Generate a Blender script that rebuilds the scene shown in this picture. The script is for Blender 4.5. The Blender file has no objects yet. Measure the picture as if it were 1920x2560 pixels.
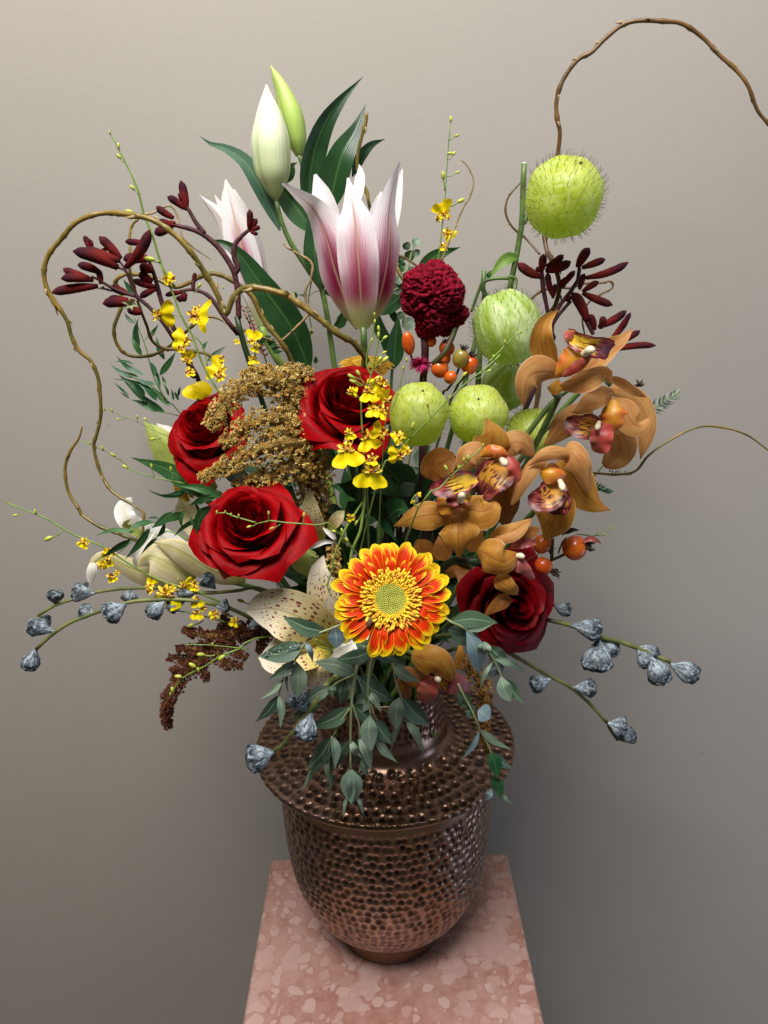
import bpy, math, random
import numpy as np
from mathutils import Vector, Matrix, noise
random.seed(7)
SC = bpy.context.scene
COL = SC.collection
R = math.radians

# ---------------------------------------------------------------- camera
FPX = 1922.0
CAM = Vector((0.0, 0.0, 0.735))
PITCH, ROLL = R(18.2), R(-1.6)
cam_d = bpy.data.cameras.new('camera')
cam = bpy.data.objects.new('camera', cam_d); COL.objects.link(cam)
cam_d.sensor_fit = 'VERTICAL'; cam_d.sensor_height = 24.0; cam_d.lens = 24.0*FPX/2560.0
cam_d.clip_start = 0.01; cam_d.clip_end = 50
CR = Matrix.Rotation(R(90)-PITCH, 3, 'X') @ Matrix.Rotation(ROLL, 3, 'Z')
cam.matrix_world = Matrix.Translation(CAM) @ CR.to_4x4()
SC.camera = cam

# ---------------------------------------------------------------- light (an indoor scene: a ceiling lamp, an added fill lamp, a dim window to the right)
world = bpy.data.worlds.new("World"); SC.world = world; world.use_nodes = True
world.node_tree.nodes['Background'].inputs[0].default_value = (1.0, 0.95, 0.88, 1)
world.node_tree.nodes['Background'].inputs[1].default_value = 0.06
def lamp(name, loc, target, size, power, color, sy=None):
    d = bpy.data.lights.new(name, 'AREA'); d.shape = 'RECTANGLE'; d.size = size; d.size_y = sy or size
    d.energy = power; d.color = color
    o = bpy.data.objects.new(name, d); COL.objects.link(o); o.location = loc
    o.rotation_euler = (Vector(target)-Vector(loc)).to_track_quat('-Z', 'Y').to_euler()
    return o
lamp('ceiling_light', (-0.32, -0.22, 2.15), (0.0, 0.75, 0.40), 0.9, 60.0, (1.0, 0.98, 0.962), 0.7)
lamp('added_fill_light', (0.35, 0.35, 2.1), (0.0, 0.8, 0.6), 0.6, 8.0, (1.0, 0.98, 0.96), 0.5)  # overhead fill, added to soften the front and even out the wall
lamp('window_light', (1.5, 0.30, 0.05), (0.0, 0.68, 0.15), 0.35, 6.5, (0.55, 0.70, 1.0), 1.7)
SC.view_settings.view_transform = 'Standard'; SC.view_settings.look = 'None'
SC.view_settings.exposure = 0.0; SC.view_settings.gamma = 1.0
SC.cycles.max_bounces = 6
SC.cycles.use_denoising = True

# ---------------------------------------------------------------- placing: a pixel of the 1920 x 2560 photograph and a distance give a point
CROP = dict(s=(0,0,1.0), f=(0,0,1.15732), A=(0,100,.42194), B=(450,130,.42194), C=(1150,0,.46414), D=(0,700,.30139),
            E=(200,650,.36166), F=(700,650,.33153), G=(1100,550,.36166), H=(940,1000,.42194), I=(40,1180,.42194),
            J=(560,1250,.42194), K=(1120,1350,.42194), L=(560,1860,.50633), P=(100,500,.25316), Q=(640,1150,.20339),
            R=(200,1200,.24111), S=(1150,1200,.24111))
def at(px, py, Y):
    d = CR @ Vector(((px-960.0)/FPX, -(py-1280.0)/FPX, -1.0))
    return CAM + d*(Y/d.y)
_LAST = [1280.0]
def sc(c): return CROP[c][2]
def pp(c, pts, Y):
    """crop pixels (x, y[, cm behind Y]) -> world points"""
    ox, oy, s = CROP[c]
    _LAST[0] = oy+s*sum(p[1] for p in pts)/len(pts)
    return [at(ox+p[0]*s, oy+p[1]*s, Y+(p[2]*0.01 if len(p) > 2 else 0.0)) for p in pts]
def mpx(c, Y, w=1.0):
    """metres per crop pixel at distance Y, at the height of the points placed last"""
    return w*sc(c)*Y/(math.cos(PITCH)-(_LAST[0]-1280)/FPX*math.sin(PITCH))/FPX
def proj(p):
    q = CR.transposed() @ (Vector(p)-CAM)
    return 960+FPX*q.x/-q.z, 1280-FPX*q.y/-q.z

# ---------------------------------------------------------------- objects
def thing(name, label, cat, loc=(0,0,0), group=None):
    o = bpy.data.objects.new(name, None); COL.objects.link(o)
    o.location = loc; o.empty_display_size = 0.01
    o['label'] = label; o['category'] = cat
    if group: o['group'] = group
    return o
class G:
    """a pile of geometry that becomes one mesh"""
    def __init__(s): s.v=[]; s.f=[]; s.uv=[]; s.n=0; s.mi=[]
    def add(s, V, F, UV=None, m=0):
        V = np.asarray(V, float).reshape(-1,3)
        s.v.append(V); s.f += [tuple(i+s.n for i in f) for f in F]
        s.uv.append(np.asarray(UV, float).reshape(-1,2) if UV is not None else np.zeros((len(V),2)))
        s.mi += [m]*len(F); s.n += len(V)
    def build(s, name, mats, parent=None, root=None, smooth=True, label=None, kind=None, attr=None):
        V = np.concatenate(s.v) if s.v else np.zeros((0,3))
        off = Vector((0,0,0)); r = parent
        while r is not None: off = off + r.location; r = r.parent
        V = V - np.array(off)
        me = bpy.data.meshes.new(name)
        me.from_pydata(V.tolist(), [], s.f)
        UV = np.concatenate(s.uv)
        ul = me.uv_layers.new(name='UVMap')
        li = np.zeros(len(me.loops), dtype=np.int32); me.loops.foreach_get('vertex_index', li)
        ul.data.foreach_set('uv', UV[li].astype(np.float32).ravel())
        if attr is not None:
            a = me.attributes.new('wear', 'FLOAT', 'POINT'); a.data.foreach_set('value', np.asarray(attr, dtype=np.float32))
        if not isinstance(mats, (list,tuple)): mats = [mats]
        for m in mats: me.materials.append(m)
        if len(mats) > 1: me.polygons.foreach_set('material_index', s.mi)
        if smooth: me.polygons.foreach_set('use_smooth', [True]*len(me.polygons))
        me.update()
        o = bpy.data.objects.new(name, me); COL.objects.link(o)
        if parent is not None: o.parent = parent
        if label: o['label'] = label
        if kind: o['kind'] = kind
        return o
def interp(vals, t):
    n = len(vals)-1
    if n == 0: return vals[0]
    x = min(max(t,0.0),1.0)*n; i = min(int(x), n-1); u = x-i
    p0 = vals[max(i-1,0)]; p1 = vals[i]; p2 = vals[i+1]; p3 = vals[min(i+2,n)]
    return 0.5*((2*p1)+(p2-p0)*u+(2*p0-5*p1+4*p2-p3)*u*u+(3*p1-p0-3*p2+p3)*u*u*u)
def path(pts, n):
    """n+1 points, evenly by arc length, on a smooth curve through pts"""
    pts = [Vector(p) for p in pts]
    if len(pts) == 2: return [pts[0].lerp(pts[1], i/n) for i in range(n+1)]
    L = [0.0]
    for a, b in zip(pts, pts[1:]): L.append(L[-1]+max((b-a).length,1e-6))
    out = []; k = 0
    for i in range(n+1):
        s = L[-1]*i/n
        while k < len(L)-2 and L[k+1] < s: k += 1
        u = (s-L[k])/(L[k+1]-L[k])
        p1, p2 = pts[k], pts[k+1]
        p0 = pts[k-1] if k > 0 else p1*2-p2
        p3 = pts[k+2] if k+2 < len(pts) else p2*2-p1
        out.append(0.5*((2*p1)+(p2-p0)*u+(2*p0-5*p1+4*p2-p3)*u*u+(3*p1-p0-3*p2+p3)*u*u*u))
    return out
def tangents(P):
    return [(P[min(i+1,len(P)-1)]-P[max(i-1,0)]).normalized() for i in range(len(P))]
def tube(g, pts, rad, sides=7, n=None, knobs=0.0, m=0, raw=False, v0=0.0, v1=1.0, lobes=None):
    """tapered round tube along pts; rad = radius or list of radii"""
    P = [Vector(p) for p in pts] if raw else path(pts, n or max(6, 5*(len(pts)-1)))
    T = tangents(P); N = len(P)
    rl = rad if isinstance(rad, (list,tuple)) else [rad]
    a = T[0].orthogonal().normalized()
    V = []; UV = []; F = []
    for i in range(N):
        a = (a - T[i]*a.dot(T[i])).normalized(); b = T[i].cross(a)
        t = i/(N-1)
        r = max(interp(rl, t), 1e-5)
        if knobs: r *= 1+knobs*noise.noise(P[i]*260)
        for k in range(sides):
            th = 2*math.pi*k/sides
            rr = r*(1+lobes[1]*math.cos(lobes[0]*th)) if lobes else r
            V.append(P[i]+(a*math.cos(th)+b*math.sin(th))*rr)
            UV.append((k/sides, v0+(v1-v0)*t))
    for i in range(N-1):
        for k in range(sides):
            k2 = (k+1)%sides
            F.append((i*sides+k, i*sides+k2, (i+1)*sides+k2, (i+1)*sides+k))
    F.append(tuple(range(sides-1,-1,-1))); F.append(tuple((N-1)*sides+k for k in range(sides)))
    g.add([tuple(v) for v in V], F, UV, m)
PR = dict(
  lance=[.12,.55,.85,.98,1,.93,.75,.5,.24,.0],
  leaf=[.10,.62,.92,1,.96,.84,.64,.4,.18,.0],
  petal=[.38,.58,.78,.93,1,1,.92,.74,.45,.03],
  tepal=[.35,.68,.9,1,1.02,.97,.85,.64,.36,.03],
  round=[.15,.6,.85,.97,1,.98,.9,.75,.5,.08],
  spoon=[.3,.42,.6,.8,.95,1,1,.88,.62,.1])
def blade(g, pts, hw, prof='leaf', roll=0.0, cup=0.0, fold=0.0, ruff=0.0, rf=3.0, nu=6, nv=12, seed=0, m=0, tiproll=0.0, thick=0.0):
    """leaf or petal: a sheet along a midline (world points), half width hw (m) times a profile, turned by roll degrees
    about its midline from facing the camera; cup bends the sides up, fold makes a V, ruff ruffles the edges"""
    P = path(pts, nv); T = tangents(P)
    w = PR[prof] if isinstance(prof, str) else prof
    V = []; UV = []; F = []
    rs = seed*7.31
    Sp = None
    for i, (p, t) in enumerate(zip(P, T)):
        v = i/nv
        view = (p-CAM).normalized()
        S = t.cross(view)
        if S.length < 0.15 and Sp is not None: S = Sp - t*Sp.dot(t)
        S.normalize()
        if Sp is not None and S.dot(Sp) < 0: S = -S
        Sp = S.copy()
        S = Matrix.Rotation(R(roll+tiproll*v), 3, t) @ S
        Nn = S.cross(t)
        if Nn.dot(view) > 0 and abs(roll) < 80: Nn = -Nn
        h = max(interp(w, v), 0.0)*hw
        for k in range(nu+1):
            u = -1+2*k/nu
            e = abs(u)**2
            off = Nn*(cup*h*u*u + fold*h*abs(u) + ruff*h*e*math.sin(rf*2*math.pi*v+rs+(2.1 if u > 0 else 0)))
            wob = 1+0.10*noise.noise(Vector((rs, v*4, u*2)))*min(1, ruff*6+.3)
            V.append(p+S*(h*u*wob)+off); UV.append((k/nu, v))
    for i in range(nv):
        for k in range(nu):
            a = i*(nu+1)+k
            F.append((a, a+1, a+nu+2, a+nu+1))
    g.add([tuple(v) for v in V], F, UV, m)
def ball(g, c, r, m=0, seg=10, rings=7, axis=None, sc3=(1,1,1), disp=0.0, df=1.0):
    ax = Vector(axis).normalized() if axis is not None else Vector((0,0,1))
    q = ax.to_track_quat('Z', 'Y').to_matrix(); c = Vector(c)
    V=[]; UV=[]; F=[]
    for i in range(rings+1):
        ph = math.pi*i/rings
        for k in range(seg):
            th = 2*math.pi*k/seg
            d = Vector((math.sin(ph)*math.cos(th), math.sin(ph)*math.sin(th), -math.cos(ph)))
            rr = r*(1+disp*noise.noise((d*df+c*50)))
            V.append(c+q@Vector((d.x*sc3[0]*rr, d.y*sc3[1]*rr, d.z*sc3[2]*rr))); UV.append((k/seg, i/rings))
    for i in range(rings):
        for k in range(seg):
            k2=(k+1)%seg
            F.append((i*seg+k, i*seg+k2, (i+1)*seg+k2, (i+1)*seg+k))
    g.add([tuple(v) for v in V], F, UV, m)

# ---------------------------------------------------------------- materials
class NB:
    def __init__(s, name):
        s.m = bpy.data.materials.new(name); s.m.use_nodes = True
        s.t = s.m.node_tree; s.b = s.t.nodes['Principled BSDF']; s.out = s.t.nodes['Material Output']
        s._uv = None; s._ob = None
    def n(s, typ, **k):
        nd = s.t.nodes.new(typ)
        for a, v in k.items(): setattr(nd, a, v)
        return nd
    def put(s, sock, v):
        if isinstance(v, bpy.types.NodeSocket): s.t.links.new(v, sock)
        elif isinstance(v, (tuple, list)): sock.default_value = (*v, 1.0) if len(v) == 3 and sock.type == 'RGBA' else v
        else: sock.default_value = v
    def math(s, op, a, b=0.0, c=None, clamp=False):
        nd = s.n('ShaderNodeMath', operation=op, use_clamp=clamp); s.put(nd.inputs[0], a); s.put(nd.inputs[1], b)
        if c is not None: s.put(nd.inputs[2], c)
        return nd.outputs[0]
    def mix(s, f, a, b, mode='MIX'):
        nd = s.n('ShaderNodeMix', data_type='RGBA', blend_type=mode)
        s.put(nd.inputs[0], f); s.put(nd.inputs[6], a); s.put(nd.inputs[7], b); return nd.outputs[2]
    def ramp(s, f, stops, interp='LINEAR'):
        nd = s.n('ShaderNodeValToRGB'); cr = nd.color_ramp; cr.interpolation = interp
        while len(cr.elements) > 1: cr.elements.remove(cr.elements[-1])
        for i, (p, c) in enumerate(stops):
            e = cr.elements[0] if i == 0 else cr.elements.new(p)
            e.position = p; e.color = (*c, 1) if len(c) == 3 else c
        s.put(nd.inputs[0], f); return nd.outputs[0]
    def rng(s, v, a, b, c=0.0, d=1.0):
        nd = s.n('ShaderNodeMapRange', interpolation_type='SMOOTHSTEP'); s.put(nd.inputs[0], v)
        for i, x in enumerate((a,b,c,d)): nd.inputs[i+1].default_value = x
        return nd.outputs[0]
    def obj(s):
        if s._ob is None: s._ob = s.n('ShaderNodeTexCoord').outputs['Object']
        return s._ob
    def uv(s):
        if s._uv is None:
            sp = s.n('ShaderNodeSeparateXYZ'); s.t.links.new(s.n('ShaderNodeUVMap').outputs[0], sp.inputs[0])
            s._uv = (sp.outputs[0], sp.outputs[1])
        return s._uv
    def edge(s):   # 0 on the midline, 1 at the side edges
        return s.math('ABSOLUTE', s.math('MULTIPLY_ADD', s.uv()[0], 2.0, -1.0))
    def vec(s, x, y, z=0.0):
        nd = s.n('ShaderNodeCombineXYZ'); s.put(nd.inputs[0], x); s.put(nd.inputs[1], y); s.put(nd.inputs[2], z); return nd.outputs[0]
    def uvs(s, sx, sy):
        rnd = s.n('ShaderNodeObjectInfo').outputs['Random']
        return s.vec(s.math('MULTIPLY', s.uv()[0], sx), s.math('MULTIPLY', s.uv()[1], sy), s.math('MULTIPLY', rnd, 37.0))
    def noise(s, vec, scale, detail=3.0, rough=0.5, dist=0.0):
        nd = s.n('ShaderNodeTexNoise'); s.put(nd.inputs['Vector'], vec); nd.inputs['Scale'].default_value = scale
        nd.inputs['Detail'].default_value = detail; nd.inputs['Roughness'].default_value = rough; nd.inputs['Distortion'].default_value = dist
        return nd.outputs[0]
    def voro(s, vec, scale, feature='F1', rnd=1.0, dim='3D'):
        nd = s.n('ShaderNodeTexVoronoi', feature=feature, voronoi_dimensions=dim); s.put(nd.inputs['Vector'], vec); nd.inputs['Scale'].default_value = scale
        nd.inputs['Randomness'].default_value = rnd
        return nd
    def fin(s, color, rough=0.5, bump=None, bs=0.1, bd=0.001, trans=0.0, tcol=None, metal=0.0, spec=0.5, sheen=0.0, sub=0.0, coat=0.0):
        s.put(s.b.inputs['Base Color'], color); s.put(s.b.inputs['Roughness'], rough)
        s.b.inputs['Metallic'].default_value = metal; s.b.inputs['Specular IOR Level'].default_value = spec
        s.b.inputs['Sheen Weight'].default_value = sheen; s.b.inputs['Coat Weight'].default_value = coat
        s.b.inputs['Coat Roughness'].default_value = 0.15
        if bump is not None:
            nd = s.n('ShaderNodeBump'); s.put(nd.inputs['Height'], bump)
            nd.inputs['Strength'].default_value = bs; nd.inputs['Distance'].default_value = bd
            s.t.links.new(nd.outputs[0], s.b.inputs['Normal'])
        if sub:
            s.b.inputs['Subsurface Weight'].default_value = sub; s.b.inputs['Subsurface Radius'].default_value = (0.006,0.004,0.003)
            s.b.inputs['Subsurface Scale'].default_value = 1.0
        if trans:
            tr = s.n('ShaderNodeBsdfTranslucent'); s.put(tr.inputs[0], tcol if tcol is not None else color)
            mx = s.n('ShaderNodeMixShader'); mx.inputs[0].default_value = trans
            s.t.links.new(s.b.outputs[0], mx.inputs[1]); s.t.links.new(tr.outputs[0], mx.inputs[2])
            s.t.links.new(mx.outputs[0], s.out.inputs[0])
        return s.m
M = {}
def simple(name, col, rough=0.5, var=0.25, scale=60.0, col2=None, trans=0.0, sheen=0.0, bumps=0.0, bscale=300, metal=0, spec=0.5, sub=0.0):
    b = NB(name); nz = b.noise(b.obj(), scale, 4)
    c2 = col2 or tuple(x*(1-var) for x in col)
    c = b.mix(b.rng(nz, .35, .65), c2, col)
    M[name] = b.fin(c, rough, b.noise(b.obj(), bscale, 3) if bumps else None, bumps, .001, trans, sheen=sheen, metal=metal, spec=spec, sub=sub)
    return M[name]
def vein_leaf(name, dark, light, midrib, rough=0.4, trans=0.15, par=14.0, bump=.25, spec=.5):
    b = NB(name); u, v = b.uv(); e = b.edge()
    nz = b.noise(b.obj(), 35, 3)
    c = b.mix(b.rng(nz, .3, .7), dark, light)
    st = b.math('SINE', b.math('MULTIPLY', u, par*6.28))
    c = b.mix(b.math('MULTIPLY', b.rng(st, 0, 1), .18), c, light)
    c = b.mix(b.rng(e, .10, .03), c, midrib)
    hh = b.math('ADD', b.math('MULTIPLY', st, .25), b.math('MULTIPLY', b.rng(e, .0, .15), 1.0))
    M[name] = b.fin(c, rough, hh, bump, .0008, trans, spec=spec)
simple('stem_green', (.10,.17,.035), .45, .45, 90, bumps=.2)
simple('stem_dark', (.02,.045,.012), .5, .4, 90)
simple('stem_lime', (.22,.33,.06), .45, .4, 90)
simple('stem_olive', (.17,.19,.05), .5, .55, 60, bumps=.3)
simple('stem_pale', (.30,.34,.16), .5, .3, 80)
simple('stem_maroon', (.075,.012,.016), .7, .5, 120, bumps=.6)
simple('stem_rose', (.05,.07,.02), .5, .4, 80, col2=(.09,.03,.015))
simple('cut_end', (.6,.62,.5), .7, .1)
vein_leaf('leaf_dark', (.010,.042,.012), (.022,.075,.02), (.05,.12,.03), .33)
vein_leaf('leaf_mid', (.020,.085,.022), (.045,.14,.035), (.10,.22,.06), .38)
vein_leaf('leaf_blue', (.035,.095,.055), (.07,.15,.09), (.12,.22,.11), .42)
vein_leaf('leaf_lime', (.12,.26,.03), (.22,.36,.06), (.3,.42,.12), .42, .3)
vein_leaf('leaf_ruscus', (.012,.065,.022), (.03,.12,.045), (.05,.16,.06), .36, .12)
vein_leaf('leaf_euc', (.13,.19,.13), (.215,.295,.21), (.32,.40,.26), .55, .08, 3.0, .12, .35)
vein_leaf('leaf_euc_dark', (.035,.07,.04), (.07,.12,.07), (.20,.28,.16), .5, .06, 3.0, .12, .35)
vein_leaf('leaf_euc_blue', (.10,.16,.18), (.19,.27,.29), (.25,.34,.3), .55, .08, 3.0, .12, .35)
# ---------------------------------------------------------------- setting: wall, floor
def grid_plane(name, o, ux, uy, nx, ny, mat):
    g = G(); o=Vector(o); ux=Vector(ux); uy=Vector(uy)
    V=[tuple(o+ux*(i/nx)+uy*(j/ny)) for j in range(ny+1) for i in range(nx+1)]
    F=[(j*(nx+1)+i, j*(nx+1)+i+1, (j+1)*(nx+1)+i+1, (j+1)*(nx+1)+i) for j in range(ny) for i in range(nx)]
    g.add(V,F); ob = g.build(name, mat, smooth=False); ob['kind']='structure'; return ob
WALLY = 0.885
b = NB('wall_paint')
f1 = b.noise(b.obj(), 520, 3, .55); f2 = b.noise(b.obj(), 170, 3, .5)
lo = b.noise(b.obj(), 2.2, 3)
c = b.mix(b.rng(lo, .3, .7), (.345,.314,.272), (.362,.330,.288))
sp = b.voro(b.obj(), 9.0).outputs[0]
c = b.mix(b.math('MULTIPLY', b.rng(sp, .035, .012), .35), c, (.18,.17,.15))
M['wall_paint'] = b.fin(c, .62, b.math('ADD', f1, b.math('MULTIPLY', f2, .7)), .14, .0010, spec=.3)
grid_plane('wall', (-2.2, WALLY, -1.1), (4.4,0,0), (0,0,3.6), 1, 1, M['wall_paint'])
simple('floor_vinyl', (.20,.17,.14), .5, .2, 6)
grid_plane('floor', (-2.2, -1.6, -1.0), (4.4,0,0), (0,2.49,0), 1, 1, M['floor_vinyl'])

# ---------------------------------------------------------------- stone pedestal
b = NB('pink_marble')
warp = b.noise(b.obj(), 22, 3, .5)
pv = b.n('ShaderNodeVectorMath', operation='ADD'); b.put(pv.inputs[0], b.obj())
wv = b.n('ShaderNodeTexNoise'); wv.inputs['Scale'].default_value = 42; b.put(wv.inputs['Vector'], b.obj())
ws = b.n('ShaderNodeVectorMath', operation='SCALE'); b.put(ws.inputs[0], wv.outputs[1]); ws.inputs['Scale'].default_value = .022
b.put(pv.inputs[1], ws.outputs[0])
v1 = b.voro(pv.outputs[0], 38, 'DISTANCE_TO_EDGE').outputs[0]; v1c = b.voro(pv.outputs[0], 38)
v2 = b.voro(pv.outputs[0], 75, 'F1'); 
v3 = b.voro(pv.outputs[0], 38, 'F1').outputs[0]
va = b.voro(pv.outputs[0], 33, 'SMOOTH_F1'); vb = b.voro(pv.outputs[0], 66, 'F1'); vc = b.voro(pv.outputs[0], 105, 'F1')
ca = b.n('ShaderNodeSeparateColor'); b.put(ca.inputs[0], va.outputs[1]); cb = b.n('ShaderNodeSeparateColor'); b.put(cb.inputs[0], vb.outputs[1]); cc = b.n('ShaderNodeSeparateColor'); b.put(cc.inputs[0], vc.outputs[1])
cloud = b.noise(b.obj(), 12, 5, .6, .6); fine = b.noise(b.obj(), 70, 5, .65)
c = b.mix(b.rng(cloud, .38, .62), (.30,.14,.105), (.385,.215,.175))
c = b.mix(b.math('MULTIPLY', b.rng(fine, .35, .65), .35), c, (.50,.31,.26))
def blob(c, v, cs, rad0, rad1, keep, col0, col1, amt):
    ln = b.math('ADD', v.outputs[0], b.math('MULTIPLY_ADD', fine, .22, -.11))
    m = b.math('MULTIPLY', b.rng(ln, rad0, rad1), b.math('GREATER_THAN', cs.outputs[0], keep))
    r_ = b.math('MULTIPLY', b.math('MULTIPLY', b.rng(ln, rad0+.05, rad0), b.rng(ln, rad1-.02, rad1+.03)), b.math('GREATER_THAN', cs.outputs[0], keep))
    c = b.mix(b.math('MULTIPLY', r_, .35), c, (.25,.10,.075))
    return b.mix(b.math('MULTIPLY', m, amt), c, b.mix(cs.outputs[1], col0, col1))
c = blob(c, vc, cc, .45, .33, .55, (.42,.25,.20), (.52,.35,.30), .7)
c = blob(c, vb, cb, .51, .42, .25, (.42,.245,.20), (.50,.335,.29), .85)
c = blob(c, va, ca, .55, .45, .5, (.45,.275,.235), (.47,.31,.27), .7)
specks = b.rng(b.noise(b.obj(), 160, 4, .7), .66, .74)
c = b.mix(b.math('MULTIPLY', specks, .5), c, (.18,.08,.06))
M['pink_marble'] = b.fin(c, .32, b.noise(b.obj(), 200, 4, .6), .06, .0006, spec=.45)
PX = None
def box_g(g, x0,x1,y0,y1,z0,z1, bev=0.003):
    bm_v=[]; 
    xs=[x0,x0+bev,x1-bev,x1]; 
    # bevelled box: rounded by an inset ring on each level
    lv=[(z0,bev),(z0+bev,0),(z1-bev,0),(z1,bev)]
    V=[];F=[]
    for z,ins in lv:
        b2=bev
        ring=[(x0+ins,y0+b2),(x0+b2,y0+ins),(x1-b2,y0+ins),(x1-ins,y0+b2),(x1-ins,y1-b2),(x1-b2,y1-ins),(x0+b2,y1-ins),(x0+ins,y1-b2)]
        V += [(a,c2,z) for a,c2 in ring]
    for l in range(3):
        for k in range(8): F.append((l*8+k, l*8+(k+1)%8, (l+1)*8+(k+1)%8, (l+1)*8+k))
    F.append(tuple(range(7,-1,-1))); F.append(tuple(24+k for k in range(8)))
    g.add(V,F)
cx = at(977, 2330, 0.705).x
AX = Vector((cx, 0.705, 0.0))
pxc = AX.x + 0.0005
ped = thing('stone_pedestal', 'square pink marble pedestal under the hammered copper vase', 'pedestal', (pxc, .69, -1.0))
g = G(); box_g(g, pxc-.153, pxc+.152, .5, .807, -.03, 0.0, .0022)
g.build('top_slab', M['pink_marble'], ped, smooth=False)
g = G(); box_g(g, pxc-.147, pxc+.146, .506, .801, -.95, -.0305, .002)
g.build('shaft', M['pink_marble'], ped, smooth=False)
g = G(); box_g(g, pxc-.16, pxc+.159, .493, .814, -1.0, -.9505, .003)
g.build('plinth', M['pink_marble'], ped, smooth=False)

# ---------------------------------------------------------------- hammered copper vase
def copper(name, rough, tint=1.0):
    b = NB(name)
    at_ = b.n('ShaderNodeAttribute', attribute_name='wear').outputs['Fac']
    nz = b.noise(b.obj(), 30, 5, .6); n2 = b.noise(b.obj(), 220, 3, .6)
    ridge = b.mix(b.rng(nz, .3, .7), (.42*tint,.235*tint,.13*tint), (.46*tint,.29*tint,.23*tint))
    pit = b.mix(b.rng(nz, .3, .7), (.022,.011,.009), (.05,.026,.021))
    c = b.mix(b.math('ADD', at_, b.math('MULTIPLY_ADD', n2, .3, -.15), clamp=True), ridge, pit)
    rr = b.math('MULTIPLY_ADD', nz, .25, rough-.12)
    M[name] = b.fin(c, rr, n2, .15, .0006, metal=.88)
copper('copper_body', .26, .74); copper('copper_brim', .25, .50); copper('copper_plain', .36, .45)  # brim copper tinted darker in place of the dark surroundings it would mirror
rs = np.random.RandomState(3)
def hammered(name, prof, nseg, nlen, mat, parent, rings=None, depth=.0011, fade=None, seed=1, wavy=0.0, label=None):
    """surface of revolution with real dimples; prof: list of (r,z); rings: (arc spacing, around spacing, arc from, arc to)"""
    P = [Vector((r,0,z)) for r,z in prof]
    PP = path(P, nlen)
    L = np.zeros(nlen+1)
    for i in range(nlen): L[i+1] = L[i]+(PP[i+1]-PP[i]).length
    T = tangents(PP)
    rr = np.array([p.x for p in PP]); zz = np.array([p.z for p in PP])
    nx = np.array([t.z for t in T]); nz_ = np.array([-t.x for t in T])
    th = np.linspace(0, 2*math.pi, nseg, endpoint=False)
    TH, LL = np.meshgrid(th, L)
    RR = np.repeat(rr[:,None], nseg, 1)
    disp = np.zeros_like(TH)
    if rings:
        ds, da, s0, s1 = rings
        rnd = np.random.RandomState(seed)
        row = (LL-s0)/ds
        for dr in (-1,0,1):
            ri = np.floor(row).astype(int)+dr
            ok = (ri >= 0) & (ri < int((s1-s0)/ds))
            nrow = int((s1-s0)/ds)+3
            rmid = np.interp(s0+(np.arange(nrow)+.5)*ds, L, rr)
            cnt = np.maximum(8, np.round(2*math.pi*rmid/da)).astype(int)
            tab = rnd.rand(nrow, 2000, 3) if dr == -1 else tab
            rc = np.clip(ri, 0, nrow-1)
            cn = cnt[rc]; ph = (rc*.5+tab[rc,1999,0]*.25)/cn
            cell = np.floor((TH/(2*math.pi)-ph)*cn).astype(int)
            for dc in (-1,0,1):
                ci = (cell+dc)%cn
                jt = tab[rc, ci]
                ca = ((cell+dc+.5+(jt[...,0]-.5)*.5)/cn+ph)*2*math.pi
                cs = s0+(rc+.5+(jt[...,1]-.5)*.42)*ds
                dx = (TH-ca)*np.interp(cs, L, rr); dy = LL-cs
                q = np.sqrt((dx/(da*.52))**2+(dy/(ds*.54))**2)
                d = np.where(ok, np.clip(1-q**2.2, 0, 1)*(.62+.5*jt[...,2]), 0)
                disp = np.maximum(disp, d)
        edge_f = np.clip((LL-s0)/(ds*1.0), 0, 1)*np.clip((s1-LL)/(ds*1.0), 0, 1)
        disp = disp*edge_f
    big = wavy*(np.sin(TH*9+LL*90)+np.sin(TH*14.3-LL*60+1))
    D = -disp*depth+big
    X = (RR+D*nx[:,None])*np.cos(TH); Yy = (RR+D*nx[:,None])*np.sin(TH); Z = zz[:,None]+D*nz_[:,None]
    V = np.stack([X+AX.x, Yy+AX.y, Z], -1).reshape(-1,3)
    g = G()
    i = np.arange(nlen)[:,None]*nseg; k = np.arange(nseg)[None,:]; k2 = (k+1)%nseg
    F = np.stack([i+k, i+k2, i+nseg+k2, i+nseg+k], -1).reshape(-1,4)
    g.v=[V]; g.uv=[np.stack([(TH/(2*math.pi)).ravel(), (LL/L[-1]).ravel()],-1)]; g.f=F.tolist(); g.n=len(V); g.mi=[0]*len(F)
    return g.build(name, mat, parent, attr=disp.ravel(), label=label)
vase = thing('copper_vase', 'tall hammered copper vase with wide flat brim standing on the pink marble', 'vase', tuple(AX))
ZB = 0.226    # height of the brim's edge
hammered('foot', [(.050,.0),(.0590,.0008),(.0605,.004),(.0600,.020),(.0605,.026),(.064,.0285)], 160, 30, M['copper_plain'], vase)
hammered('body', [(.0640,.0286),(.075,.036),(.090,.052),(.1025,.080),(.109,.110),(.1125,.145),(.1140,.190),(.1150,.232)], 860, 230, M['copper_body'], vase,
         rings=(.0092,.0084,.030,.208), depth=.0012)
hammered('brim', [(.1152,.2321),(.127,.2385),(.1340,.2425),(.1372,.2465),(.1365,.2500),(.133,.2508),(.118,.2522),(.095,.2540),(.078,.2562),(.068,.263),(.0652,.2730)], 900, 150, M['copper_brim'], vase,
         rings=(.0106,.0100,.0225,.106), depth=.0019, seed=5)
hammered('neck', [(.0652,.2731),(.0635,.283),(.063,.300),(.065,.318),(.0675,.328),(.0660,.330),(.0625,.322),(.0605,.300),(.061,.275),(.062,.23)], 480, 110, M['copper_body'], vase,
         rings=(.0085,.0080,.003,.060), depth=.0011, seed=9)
NECK = Vector((AX.x, AX.y, .298))
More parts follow.
